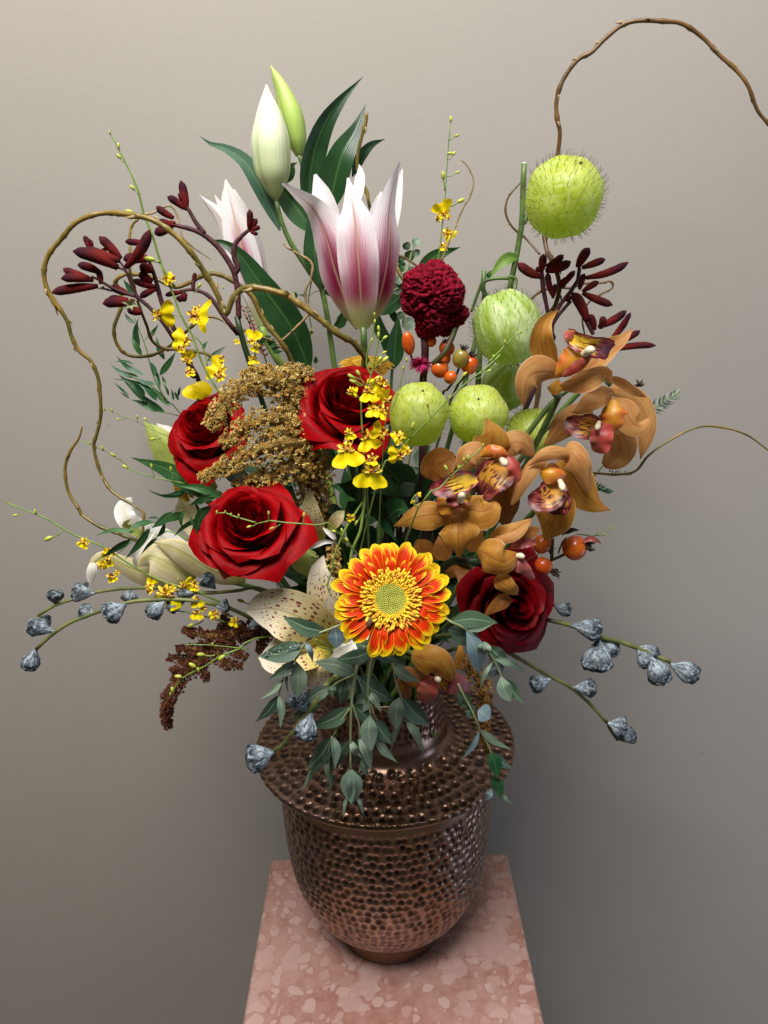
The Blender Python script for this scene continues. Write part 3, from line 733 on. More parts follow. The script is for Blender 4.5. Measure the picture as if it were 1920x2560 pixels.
# ================================================================ curly willow
simple('willow_bark', (.22,.14,.022), .38, .5, 45, col2=(.10,.085,.014), bumps=.4, bscale=160)
simple('willow_brown', (.17,.085,.022), .42, .5, 45, col2=(.10,.055,.014), bumps=.4, bscale=160)
simple('willow_thin', (.36,.25,.11), .5, .4, 45, bumps=.3)
def cpts(*parts):
    """('A',[(x,y,dz)..]),('D',[...]) -> photo pixels"""
    out = []
    for c, l in parts:
        ox, oy, s = CROP[c]
        out += [(ox+q[0]*s, oy+q[1]*s, q[2] if len(q) > 2 else 0.0) for q in l]
    return out
def willow(label, Y, parts, r, mat='willow_bark', neck=False, nodes=True, seed=0, group='curly willow twigs'):
    pts = cpts(*parts); p = Plant('curly_willow_branch', label, 'branch', Y, pp('s', [pts[-1]], Y)[0] if not neck else None, group)
    W = pp('s', pts, Y)
    if neck: W = W[:-1]+to_neck(W[-1], (W[-1]-W[-2]).normalized())
    n = 6*len(W); PPn = path(W, n)
    rl = [mpx('s', Y, x) for x in (r if isinstance(r, (list,tuple)) else [r])]
    g = G(); V0 = []
    T = tangents(PPn)
    rr = [interp(rl, i/n) for i in range(n+1)]
    if nodes:
        rnd = random.Random(seed+len(W)); i = rnd.randint(4,8)
        while i < n-2:
            rr[i] *= 1.28; rr[i-1] *= 1.1; rr[i+1] *= 1.06; i += rnd.randint(7,12)
    tube(g, PPn, rr, 9, raw=True, knobs=.10)
    g.build('twig', M[mat], p.t)
    if nodes:
        rnd = random.Random(seed+len(W)); i = rnd.randint(4,8)
        while i < n-2:
            a = T[i].orthogonal().normalized(); a = Matrix.Rotation(rnd.uniform(0,6.28),3,T[i])@a
            gg = G(); s = PPn[i]; tube(gg, [s, s+a*rr[i]*1.3+T[i]*rr[i]*1.2, s+a*rr[i]*1.5+T[i]*rr[i]*3.0], [rr[i]*.6, rr[i]*.5, rr[i]*.08], 6, n=4)
            gg.build('bud', M['willow_thin'], p.t); i += rnd.randint(7,12)
    return p
willow('thick olive curly willow branch making a big loop at upper left of the bouquet', .60,
  [('F',[(660,760,2),(560,630,1),(440,560,0),(320,460,0),(200,370,0),(100,300,0),(0,240,0)]),('E',[(1420,240,-.3),(1300,205,-.3),(1180,190,0),(1110,210,.2),(1050,280,.2),(1015,370,.3)]),
   ('A',[(1320,1590,.6),(1285,1500,.6),(1220,1390,.4),(1130,1255,0),(1030,1150,0),(900,1065,0),(760,1035,.5),(640,1025,1),(540,1040,1),(440,1090,1),(362,1180,1),(290,1270,1),(260,1370,1),(280,1480,1),(340,1590,1)]),
   ('D',[(400,100,1),(490,230,1),(560,350,1),(590,460,1),(650,580,1),(750,670,1),(810,800,1),(830,950,1),(835,1130,1),(805,1270,1),(778,1380,1),(820,1560,1),(900,1720,.5),(1010,1812,0),(1130,1880,-.4),(1190,1935,-.6)]),
   ('R',[(655,450,-.8),(648,580,-.8),(610,640,-.6)])], [7.5,7.6,7.6,7.4,7,6.6,6.2,5.8,5.4,5,4.6,4.4,4,3.6], neck=False)
willow('slender olive willow twig hooked like a question mark above the left white lily', .61,
  [('R',[(608,638,-1),(450,575,-.8),(200,480,-.4),(20,360,0)]),('D',[(655,1900,0),(565,1750,.4),(540,1560,.6),(580,1425,.6),(650,1320,.6),(684,1212,.6)])], [4.6,4.4,4,4,3.8,3.6,2], seed=3)
willow('willow branch looping behind the left maroon kangaroo paw', .68,
  [('E',[(1480,730,1),(1400,580,0),(1300,460,0),(1240,360,0),(1190,250,0),(1060,150,0),(950,97,0),(850,107,0),(750,160,0),(650,185,0),(500,120,.5),(350,96,1),(280,115,1),(240,155,1.2),(275,205,1.4),(290,300,1.4),(265,380,1.2),(235,470,1),(250,570,1),(310,645,1),(400,668,1),(520,650,1),(640,580,1),(760,470,1),(850,400,.6),(940,398,.4),(1050,450,.2),(1200,512,0),(1340,560,0)])],
  [6.2,6,5.8,5.4,5,4.8,4.6,4.4,4,4,3.6,3], seed=5)
willow('pale willow twig hanging down through the left kangaroo paw and hooking back up', .665,
  [('E',[(975,760,1),(930,685,1),(850,642,1),(700,622,1),(580,610,1),(500,560,.6),(460,450,0),(410,320,-.6),(370,170,-1)]),('P',[(890,720,-1),(875,600,-.6),(888,480,.6),(885,350,1),(915,240,1.2),(970,190,1.2)])], [4.2,4.2,4,4,3.8,3.6,3.6,3.6,3.4,3], seed=6)
willow('thin pale willow shoot curling beside the upper kangaroo paw buds', .70,
  [('A',[(790,1040),(905,1025,0),(960,992,.3),(1020,990,.5),(1058,1060,.5),(1080,1160,.3),(1140,1225,.5),(1250,1300,1)])], [2.8,2.6,2.4,2,1.2], mat='willow_thin', seed=7)
willow('long brown willow branch arching high over the right side and out of the picture', .72,
  [('C',[(1720,740,-1),(1659,665,-1),(1600,590,-1),(1550,460,-1),(1480,370,-.6),(1400,300,-.3),(1310,205,0),(1200,130,0),(1100,115,0),(960,112,.2),(870,138,.5),(780,210,.8),(710,280,1),(640,318,1.2),(580,390,1.4),(538,470,1.5),(518,560,1.6),(525,650,1.6),(538,720,1.6),(520,860,2),(470,1050,2.4),(455,1260,2),(472,1370,1)]),
   ('G',[(745,230,0),(800,340,-1.5),(825,460,-1.5),(800,580,-1),(745,690,0),(700,850,1),(690,1100,2),(650,1400,2)])], [3.8,4.6,5,5.2,5.4,5.4,5.6,5.8,6.2,6.6,7.2], 'willow_brown', seed=8)
willow('thin brown willow shoot bowed left of the tall cut green stem', .76,
  [('C',[(325,985),(262,1060),(245,1140),(280,1220),(360,1290),(430,1370,-1)])], [2,2.6,2.8,2.8], 'willow_brown', seed=9)
willow('fine willow shoot with a squared hook among the right kangaroo paw', .75,
  [('G',[(630,545),(700,492),(800,466),(900,470),(1000,440),(1100,437),(1180,425),(1190,470),(1100,520),(1020,580),(985,680),(1000,795)])], [3.2,3,2.8,2.6,2.4,2], 'willow_brown', seed=10)
willow('thin yellow willow twig reaching right beyond the orchids', .62,
  [('f',[(1700,1000,0),(1659,972,0),(1610,938,0),(1550,922,0),(1500,925,0),(1440,955,0),(1400,985,0),(1372,1018,0),(1330,1025,0),(1272,1022,0),(1180,1030,2)])], [1.6,2,2.4,2.8,3.2,3.4,3.4], 'willow_bark', seed=11)
willow('thin pale willow twig kinked between the blush and pink lilies', .66,
  [('B',[(612,1122),(625,1150),(690,1190),(780,1250),(775,1340),(742,1420),(752,1500)]),('F',[(220,400),(100,530,0),(10,610,0)])], [2,2.8,3,3,3.2,3], 'willow_thin', seed=12)
willow('golden willow stem rising in front of the dark lily leaf', .70,
  [('B',[(1106,362),(1100,420),(1072,520),(1050,640),(1065,750),(1108,830),(1120,900),(1160,1050,2),(1230,1200,3)]),('B',[(1275,1255,2),(1310,1330,1),(1350,1380,0)]),('F',[(960,170,0),(1060,330,2),(1080,600,3)])], [4.5,4.2,4,4.2,4.6,5,6,6], 'willow_bark', seed=13)
willow('wispy pale willow tendril curved right of the upper yellow spray', .74,
  [('f',[(995,344),(1012,362),(1023,392),(1015,425),(1000,450),(985,485),(955,560),(930,620,1)])], [1.4,2,2.4,2.6,3], 'willow_thin', seed=14)
willow('short brown twig running behind the red celosia head', .72,
  [('B',[(1278,1195),(1340,1225),(1420,1280),(1500,1340,1)])], [2.6,3,3], 'willow_brown', seed=15)

# ================================================================ kangaroo paw
b = NB('paw_fuzz'); u, v = b.uv()
n1 = b.noise(b.obj(), 130, 4)
c = b.mix(b.rng(b.math('ADD', v, b.math('MULTIPLY_ADD', n1, .6, -.3)), .35, .75), (.14,.008,.008), (.040,.006,.013))
c = b.mix(b.rng(v, .18, .0), c, (.04,.006,.008))
lum = b.rng(b.noise(b.obj(), 45, 2), .4, .75)
c = b.mix(b.math('MULTIPLY', lum, .6), c, (.15,.018,.008))
M['paw_fuzz'] = b.fin(c, .8, b.noise(b.obj(), 900, 2), .6, .0008, spec=.15)
simple('paw_hair', (.12,.018,.020), .7, .4, 100)
simple('paw_dark', (.022,.006,.009), .8, .4, 100)
def paw(p, c, a, b_, hw, Y=None, dz=(0,0), hairs=60, closed=True):
    """one tubular flower bud: narrow foot, swelling to a blunt tip, furred"""
    Y = Y or p.Y
    A = pp(c, [(a[0],a[1],dz[0])], Y)[0]; B = pp(c, [(b_[0],b_[1],dz[1])], Y)[0]; h = mpx(c, Y, hw)
    ax = (B-A); side = ax.cross(Vector((0,1,0))).normalized()*ax.length*.06*random.uniform(-1,1)
    P = [A, A.lerp(B,.35)+side, A.lerp(B,.7)+side, B]
    h *= .90; rl = [h*.50,h*.62,h*.74,h*.86,h*.95,h*1.0,h*1.02,h*1.02,h*1.0,h*.92,h*.62,h*.08]
    g = G(); tube(g, P, rl, 12, n=18, knobs=.05)
    o = g.build('bud', M['paw_fuzz'], p.t)
    g = G(); PPn = path(P, 24); T = tangents(PPn); rnd = random.Random(hw*31+a[0])
    for i in range(hairs):
        t_ = rnd.random(); k = int(t_*24); r = interp(rl, t_); d = T[k].orthogonal().normalized(); d = Matrix.Rotation(rnd.uniform(0,6.283),3,T[k])@d
        s = PPn[k]+d*r*.95; L = rnd.uniform(.0008,.0018)
        e_ = s+(d+T[k]*rnd.uniform(-.2,.5)).normalized()*L; w_ = T[k].cross(d)*.00013
        g.add([tuple(s+w_), tuple(s-w_), tuple(e_), tuple(s+d*.0001)], [(0,1,2),(1,3,2),(3,0,2)])
    g.build('fuzz', M['paw_hair'], o, kind='stuff', smooth=False)
p = Plant('kangaroo_paw', 'dense dark maroon kangaroo paw cluster at far left inside the willow loop', 'kangaroo paw', .645, group='kangaroo paw flowers')
p.tube('stem','P',[(790,610,0),(850,700,0),(900,830,0),(960,950,0),(1080,1060,0),(1200,1190,0),(1340,1400,.4),(1480,1620,1)],[10,14,17,20,21,22,23,24],'stem_maroon',knobs=.12)
p.tube('branch','P',[(510,755,0),(590,795,0),(680,850,0),(800,905,0),(940,950,0)],[10,14,18,18,18],'stem_maroon',knobs=.15)
p.tube('branch','P',[(1040,540,.6),(1085,620,.6),(1140,780,.6),(1200,1000,.6),(1280,1180,.5),(1380,1400,.5)],[12,20,24,26,26,24],'stem_maroon',knobs=.12)
p.tube('branch','P',[(1480,1620,1),(1560,1760,2),(1640,2000,3),(1700,2200,5)],[24,24,24,24],'stem_maroon',neck=True)
p.tube('branch','P',[(760,665,0),(830,690,0),(870,735,0)],[12,12,12],'stem_maroon')
for a_, b_, h, dz in [((570,850),(112,918),52,(0,-.3)),((530,790),(205,778),48,(0,-.9)),((480,770),(225,680),42,(-.3,.2)),((770,668),(322,505),66,(0,-1.2)),((790,600),(430,478),54,(0,-.4)),
   ((800,580),(582,360),50,(.2,0)),((500,520),(432,352),32,(.4,.6)),((520,470),(485,385),24,(.4,.4)),((850,665),(1085,290),56,(-.6,-1.4)),((1050,430),(838,410),36,(.4,0)),((1080,590),(820,590),58,(.5,.1)),
   ((600,720),(370,640),46,(.3,.5)),((640,530),(610,480),40,(.2,.2)),((1150,860),(915,785),38,(.4,.1)),((1150,880),(985,965),36,(.4,.1)),((940,1010),(618,1025),58,(0,-.6)),((900,1000),(680,960),40,(.3,.3)),
   ((1010,1110),(860,1060),50,(0,-.3)),((880,930),(690,850),42,(.2,.2)),((1110,700),(980,650),56,(.3,.1)),((1110,810),(985,710),48,(.4,.2)),((600,830),(570,690),34,(0,.2))]:
    paw(p,'P',a_,b_,h,dz=dz,hairs=110)
for q in [[(590,870,-.3),(640,860,-.5),(560,885,-.8)],[(720,905,-.3),(650,880,-.6),(575,878,-.8)]]:
    p.blade('bract','P',q,12,'paw_dark',nv=6)
# pale star where a flower has opened
for k in range(6):
    a = k*1.047+.3
    p.blade('petal','P',[(895,1030,-1.2),(895+50*math.cos(a),1030+42*math.sin(a),-1.6),(895+95*math.cos(a),1030+75*math.sin(a),-1.5)],15,'stem_pale',nv=6,fold=.3)
p = Plant('kangaroo_paw', 'tall kangaroo paw stalk with small buds before the blush lily', 'kangaroo paw', .66, group='kangaroo paw flowers')
p.tube('stem','A',[(1010,1090),(1060,1103),(1130,1120),(1200,1150),(1290,1225),(1370,1340),(1400,1430),(1410,1540),(1415,1650)],[10,13,15,16,17,17,17,17,17],'stem_maroon',knobs=.1)
p.tube('stem','E',[(1085,390),(1110,500),(1150,640),(1195,770),(1250,950,2)],[20,21,22,22,22],'stem_dark',knobs=.1,neck=True)
p.tube('branch','A',[(1090,965),(1120,1010),(1160,1080),(1212,1148)],[10,12,14,15],'stem_maroon',knobs=.1)
p.tube('branch','A',[(1475,1125),(1430,1165),(1392,1215),(1388,1290),(1410,1350),(1392,1385)],[10,12,14,16,16,16],'stem_maroon',knobs=.1)
for a_, b_, h in [((1105,1010),(1070,832),27),((1092,1000),(990,928),24),((1030,1055),(925,985),24),((1040,1100),(935,1072),24),((1020,1110),(915,1150),30),((1040,1085),(960,1110),24),
                  ((1475,1125),(1478,1003),21),((1480,1120),(1522,1058),20),((1490,1125),(1542,1108),15),((1480,1130),(1528,1152),13),((1090,960),(1075,900),26)]:
    paw(p,'A',a_,b_,h,hairs=60,dz=(0,random.uniform(-.4,.3)))
p = Plant('kangaroo_paw', 'arching purple brown kangaroo paw shoot above the yellow spray orchids', 'kangaroo paw', .65, group='kangaroo paw flowers')
p.tube('stem','E',[(690,215),(780,205),(870,235),(930,295),(980,370),(1040,450),(1090,510,.8)],[9,12,14,15,16,17,18],'stem_maroon',knobs=.1)
p.tube('branch','E',[(785,205),(782,170),(800,100)],[14,14,8],'stem_maroon')
for a_, b_, h in [((710,222),(588,246),20),((730,225),(680,290),20),((730,230),(715,290),20),((785,150),(800,88),16),((740,240),(660,270),18)]: paw(p,'E',a_,b_,h,hairs=50)
p = Plant('kangaroo_paw', 'dark kangaroo paw cluster at upper right above the amber orchids', 'kangaroo paw', .70, group='kangaroo paw flowers')
p.tube('stem','G',[(692,300),(705,380),(715,480),(745,640),(760,760,1)],[12,16,15,14,14],'stem_maroon',knobs=.12)
p.tube('stem','G',[(965,330),(960,400),(915,480),(850,560),(790,650),(765,760,.6),(740,950,2)],[14,20,18,16,15,15,15],'stem_maroon',knobs=.12,neck=True)
p.tube('branch','G',[(1060,790),(1045,760),(1010,690),(1000,650)],[14,16,16,14],'stem_maroon',knobs=.1)
p.tube('branch','G',[(905,560),(860,610),(810,670),(780,720)],[12,12,13,14],'stem_maroon',knobs=.1)
for a_, b_, h in [((700,395),(538,295),36),((700,360),(715,235),30),((735,320),(855,240),27),((730,350),(905,285),36),((715,345),(660,335),22),((775,520),(745,360),24),((780,540),(800,440),22),((830,470),(935,350),24),
    ((950,330),(1035,192),36),((985,330),(1143,270),28),((1010,400),(1305,290),30),((985,495),(1098,425),24),((965,480),(1000,370),24),((985,505),(1195,590),30),((1015,700),(910,500),40),
    ((1070,760),(1035,650),26),((1110,750),(1125,665),26),((1095,740),(1290,625),30),((1240,760),(1318,640),20),((1180,825),(1300,665),26),((1250,850),(1385,765),24),((1180,900),(1495,868),26),((870,400),(840,470),26),((870,560),(900,520),26)]:
    paw(p,'G',a_,b_,h,hairs=80,dz=(0,random.uniform(-.6,.4)))

# ================================================================ balloon fruits
b = NB('balloon_skin'); u, v = b.uv()
n1 = b.noise(b.obj(), 40, 4); st = b.noise(b.uvs(14, 1.5), 1.6, 3, .6, .6)
c = b.mix(b.rng(n1, .3, .7), (.48,.56,.06), (.60,.67,.15))
c = b.mix(b.math('MULTIPLY', b.rng(st, .52, .66), .55), c, (.60,.68,.28))
cr = b.voro(b.obj(), 95, 'DISTANCE_TO_EDGE').outputs[0]; cw = b.rng(cr, .0, .22)
hgt = b.math('ADD', b.math('ADD', st, b.math('MULTIPLY', cw, .35)), b.math('MULTIPLY', b.noise(b.obj(), 130, 3), .8))
c = b.mix(b.math('MULTIPLY', b.rng(cr, .06, .0), .45), c, (.68,.74,.36))
M['balloon_skin'] = b.fin(c, .34, hgt, .25, .002, .42, tcol=(.68,.80,.08), spec=.4)
b = NB('balloon_pale'); st = b.noise(b.uvs(12, 1.5), 1.6, 3, .6, .6)
c = b.mix(b.rng(st, .40, .62), (.34,.47,.07), (.66,.76,.38))
M['balloon_pale'] = b.fin(c, .42, b.math('ADD', st, b.math('MULTIPLY', b.noise(b.obj(), 130, 3), .8)), .30, .002, .38, tcol=(.55,.72,.18))
simple('balloon_hair', (.16,.17,.04), .5, .5, 90, col2=(.07,.05,.025))
simple('balloon_hair_pale', (.36,.42,.12), .5, .3, 90)
def balloon(label, c, x, y, Y, rx, ry, axis, mat='balloon_skin', nh=260, seed=1, hair='balloon_hair', ribs=(5,.025), hl=1.0):
    rnd = random.Random(seed); o = pp(c, [(x,y)], Y)[0]; r = mpx(c, Y, rx); rz = mpx(c, Y, ry)
    ax = Vector(axis).normalized(); q = ax.to_track_quat('Z','Y').to_matrix()
    t = thing('balloon_fruit', label, 'balloon fruit', tuple(o), 'hairy balloon fruits')
    def surf(th, ph):
        d = Vector((math.sin(ph)*math.cos(th), math.sin(ph)*math.sin(th), math.cos(ph)))
        s = math.sin(ph)
        k = 1+ribs[1]*s*math.cos(ribs[0]*(th+.5*math.cos(ph)))+.045*noise.noise(d*1.8+Vector((seed*3.3,0,0)))+.012*noise.noise(d*7+Vector((seed,0,9)))
        k -= .10*math.exp(-(ph/.28)**2)               # dimple at the top
        return o+q@Vector((d.x*r*k, d.y*r*k, d.z*rz*k))
    nt, npz = 56, 36
    V=[];UV=[];F=[]
    for i in range(npz+1):
        for k in range(nt):
            V.append(tuple(surf(k/nt*2*math.pi, math.pi*i/npz))); UV.append((k/nt, i/npz))
    for i in range(npz):
        for k in range(nt):
            k2=(k+1)%nt; F.append((i*nt+k,(i+1)*nt+k,(i+1)*nt+k2,i*nt+k2))
    g = G(); g.add(V,F,UV); sk = g.build('skin', M[mat], t)
    g = G()
    for i in range(nh):
        ph = math.acos(1-2*(i+.5)/nh); th = i*2.39996+rnd.uniform(-.12,.12)
        s = surf(th, ph); nrm = (s-o).normalized()
        tg = q@Vector((0,0,1)); tg = (tg-nrm*tg.dot(nrm)); 
        if tg.length < .1: tg = nrm.orthogonal()
        tg.normalize(); tg = Matrix.Rotation(rnd.uniform(-.6,.6),3,nrm)@tg
        L = r*.155*hl*rnd.uniform(.7,1.15)
        P = [s-nrm*r*.01, s+nrm*L*.55+tg*L*.05, s+nrm*L*.95+tg*L*.35, s+nrm*L*1.02+tg*L*.75]
        tube(g, P, [r*.0085*1.0, r*.007, r*.0055, r*.002], 3, n=5)
    g.build('bristles', M[hair], t, kind='stuff')
    for sgn in (1,):                                   # short stalk on the fruit
        g = G(); top = surf(0, .01); dn = q@Vector((0,0,1)); tube(g, [top-dn*r*.03, top+dn*r*.06], [r*.05,r*.03], 6, n=3); g.build('scar', M['dry_brown'], t)
    return t
balloon('highest bright lime balloon fruit, beside the cut green stem', 'C', 560, 1065, .665, 204, 212, (.25,-.5,.75), seed=1, nh=300)
balloon('pale whitish green balloon fruit above the amber orchids', 'G', 462, 742, .64, 235, 258, (-.35,.15,.9), 'balloon_pale', seed=2, nh=340, ribs=(4,.03))
balloon('bright lime balloon fruit right of the centre rose', 'F', 1045, 1165, .60, 222, 268, (.1,-.55,.8), seed=3, nh=150)
balloon('shiny green balloon fruit under the orange rose hips', 'G', 265, 1345, .62, 205, 205, (-.1,-.7,.7), seed=4, nh=170)
balloon('mottled green balloon fruit tucked under the pale one', 'G', 450, 1150, .69, 165, 190, (.4,-.2,.8), 'balloon_pale', seed=5, nh=200)
balloon('low mottled green balloon fruit behind the amber orchids', 'G', 640, 1470, .67, 175, 165, (.2,-.5,.8), 'balloon_skin', seed=6, nh=220)
p = Plant('balloon_plant_stem', 'thick cut green balloon plant stem left of the top fruit', 'stem', .71)
p.tube('stem','C',[(346,880,0),(340,1000,0),(334,1190,0),(318,1300,0),(300,1400,0),(268,1550,0),(230,1750,1)],[15,16,17,19,20,22,22],'stem_green',neck=True,extra=None)
p.tube('branch','C',[(362,1160,.2),(345,1195,.1),(328,1210,0)],[14,16,12],'stem_green')
p.tube('branch','C',[(268,1490,-1),(300,1500,-1),(298,1545,-1.2),(280,1580,-1.5)],[9,9,9,9],'stem_green')
p.tube('branch','C',[(262,1498,-1),(190,1500,-1),(125,1520,-.6),(100,1570,-.3),(60,1680,0)],[10,9,9,9,8],'stem_green')
g = G(); e0 = pp('C',[(346,882)],.71)[0]; ball(g, e0, mpx('C',.71,15), sc3=(1,1,.5)); g.build('cut_face', M['cut_end'], p.t)
p.blade('leaf','C',[(318,1388,-.2),(260,1390,-.4),(210,1430,-.6),(160,1500,-.6)],30,'leaf_lime',fold=.2)
p.blade('leaf','C',[(150,1500,-.2),(158,1475,-.3),(175,1450,-.3)],12,'leaf_mid')
p = Plant('balloon_plant_stem', 'short cut green stem standing behind the pale balloon fruit', 'stem', .705)
p.tube('stem','C',[(131,1458,0),(126,1520,0),(120,1590,0),(118,1700,1)],[14,15,15,15],'stem_green',neck=True)
p = Plant('balloon_plant_stem', 'green stem showing between the hips and balloon fruits', 'stem', .70)
p.tube('stem','F',[(1515,600,0),(1505,700,0),(1500,850,0),(1490,970,0),(1480,1100,1)],[22,22,22,20,20],'stem_green',neck=True)

# ================================================================ celosia
b = NB('celosia'); n1 = b.noise(b.obj(), 110, 4)
c = b.mix(b.rng(n1, .3, .7), (.13,.001,.009), (.27,.002,.02))
M['celosia'] = b.fin(c, .75, b.noise(b.obj(), 700, 3, .7), .9, .0012, spec=.15)
simple('celosia_pink', (.50,.015,.13), .7, .4, 150)
p = Plant('cockscomb_celosia', 'crimson velvety cockscomb celosia head right of the pink lily', 'celosia', .64)
p.tube('stem','F',[(1090,560,0),(1095,650,0),(1090,800,.5),(1080,900,1)],[30,24,20,20],'stem_maroon',neck=True)
g = G()
def crest(g, c, x, y, r, Y, dz=0.0, f=5.0, amp=.30, sub=(60,40), stretch=1.0):
    o = pp(c, [(x,y,dz)], Y)[0]; rr = mpx(c, Y, r); nt, npz = sub; V=[];F=[]; UV=[]
    for i in range(npz+1):
        ph = math.pi*i/npz
        for k in range(nt):
            th = 2*math.pi*k/nt
            d = Vector((math.sin(ph)*math.cos(th), math.sin(ph)*math.sin(th), math.cos(ph)))
            w = d+Vector((noise.noise(d*2.0+o*40), noise.noise(d*2.0+Vector((5,5,5))+o*40), 0))*.35
            n_ = abs(noise.noise(w*f+o*70)); n2 = abs(noise.noise(w*f*2.3+o*70))
            kk = 1-amp*max(0, .34-n_)*1.9 + .10*n2 + .10*noise.noise(d*1.6+o*30)
            kk -= amp*.35*(1 if n_ < .06 else 0)
            V.append(tuple(o+Vector((d.x, d.y, d.z*stretch))*rr*kk)); UV.append((k/nt,i/npz))
    for i in range(npz):
        for k in range(nt):
            k2=(k+1)%nt; F.append((i*nt+k,(i+1)*nt+k,(i+1)*nt+k2,i*nt+k2))
    g.add(V,F,UV)
crest(g,'F',1150,250,232,.64,0,4.5,.34,(130,90)); crest(g,'F',1165,420,150,.64,-.2,5,.3,(80,60)); crest(g,'F',1010,330,95,.64,-.4,5,.3,(60,40))
crest(g,'F',1300,420,105,.64,-.3,5,.3,(60,44)); crest(g,'F',1365,400,62,.64,-.6,4,.3,(40,30)); crest(g,'F',1110,520,90,.64,.2,5,.3,(50,40))
crest(g,'F',1240,500,80,.64,0,5,.3,(50,40)); crest(g,'F',1240,250,150,.64,-1.0,5,.3,(80,60)); crest(g,'F',1060,200,140,.64,-.8,5,.3,(80,60))
hd = g.build('head', M['celosia'], p.t)
g2 = G(); allv = np.concatenate(g.v); cen = np.array(pp('F',[(1160,330)],.64)[0]); rnd = random.Random(5)
for i in range(2600):
    v_ = allv[rnd.randrange(len(allv))]; d = Vector(v_-cen).normalized(); s = Vector(v_); e_ = s+(d+Vector((rnd.uniform(-.5,.5),rnd.uniform(-.5,.5),rnd.uniform(-.5,.5)))).normalized()*rnd.uniform(.0006,.0014)
    w_ = d.orthogonal().normalized()*.00016; x_ = d.cross(w_).normalized()*.00016
    g2.add([tuple(s+w_),tuple(s-w_),tuple(s+x_),tuple(e_)],[(0,1,3),(1,2,3),(2,0,3)])
g2.build('velvet_pile', M['celosia'], hd, kind='stuff', smooth=False)
g = G()
for i in range(110):
    a = rnd.uniform(0,6.28); s = pp('F',[(1060,790,.2)],.64)[0]; e_ = pp('F',[(1060+110*math.cos(a)*rnd.uniform(.4,1),790+80*math.sin(a)*rnd.uniform(.4,1),rnd.uniform(-1.2,.6))],.64)[0]
    tube(g,[s,s.lerp(e_,.5)+Vector((0,0,.001)),e_],[.0009,.0007,.0002],4,n=3)
g.build('lower_tuft', M['celosia_pink'], p.t, kind='stuff')

# ================================================================ amaranth
simple('amaranth_gold', (.56,.33,.05), .75, .4, 170, col2=(.36,.17,.022))
simple('amaranth_core', (.22,.12,.02), .9, .4, 170)  # dark core colour paints in the shade deep between florets
simple('amaranth_tip', (.80,.62,.24), .7, .3, 170)
simple('amaranth_green', (.50,.38,.08), .75, .4, 170)
simple('amaranth_brown', (.15,.035,.010), .85, .5, 150, col2=(.10,.02,.007))
simple('amaranth_rust', (.20,.06,.018), .85, .4, 150)
simple('amaranth_amber', (.30,.13,.02), .8, .4, 150)
def amaranth(p, tassels, mats, dens=1.0, size=1.0, seed=1, lumps=.25, wide=1.0):
    rnd = random.Random(seed); 
    for pts, rad, c in tassels:
        rad = [q_*wide for q_ in rad]
        g = G(); Y = p.Y; W = pp(c, pts, Y); N = 40; PPn = path(W, N); T = tangents(PPn)
        L = sum((PPn[i+1]-PPn[i]).length for i in range(N)); rl = [mpx(c, Y, r) for r in rad]
        tube(g, PPn, [r*.40 for r in [interp(rl, i/N) for i in range(N+1)]], 9, raw=True, knobs=.35, m=3)
        rm = sum(rl)/len(rl); fl = .0026*size
        ncl = min(int(dens*L*rm*2*math.pi/(fl*fl)*1.35), 1500)
        for i in range(ncl):
            t_ = rnd.random(); x = t_*N; k = min(int(x), N-1); c0 = PPn[k].lerp(PPn[k+1], x-k)
            d = T[k].orthogonal().normalized(); d = Matrix.Rotation(rnd.uniform(0,6.283),3,T[k])@d
            r = max(interp(rl, t_), .0004)*(1+lumps*1.6*noise.noise(c0*150+d*1.2))
            s = c0+d*r*rnd.uniform(.55,.98)
            q_ = rnd.random(); b0 = 0 if q_ < .5 else (1 if q_ < .70 else 2)
            for j_ in range(11):
                dd = (d*.8+T[k]*rnd.uniform(-.1,.5)+Vector((rnd.gauss(0,.6),rnd.gauss(0,.6),rnd.gauss(0,.6)))).normalized()
                ln = rnd.uniform(.55,1.0)*fl; w_ = dd.orthogonal().normalized()*fl*.17; x_ = dd.cross(w_)
                e_ = s+dd*ln; m_ = s+dd*ln*.55; mi = b0 if rnd.random()<.75 else rnd.randrange(3)
                g.add([tuple(s), tuple(m_+w_), tuple(m_-w_*.5+x_*.87), tuple(m_-w_*.5-x_*.87), tuple(e_)], [(0,2,1),(0,3,2),(0,1,3),(1,2,4),(2,3,4),(3,1,4)], m=mi)
        g.build('tassel', [M[m_] for m_ in list(mats)+['amaranth_core']], p.t, smooth=False)
p = Plant('golden_amaranth', 'golden brown fluffy amaranth plumes drooping between the red roses', 'amaranth', .60)
p.tube('stem','E',[(1600,1300,1),(1640,1500,2),(1660,1700,3)],[26,26,26],'stem_rose',neck=True)
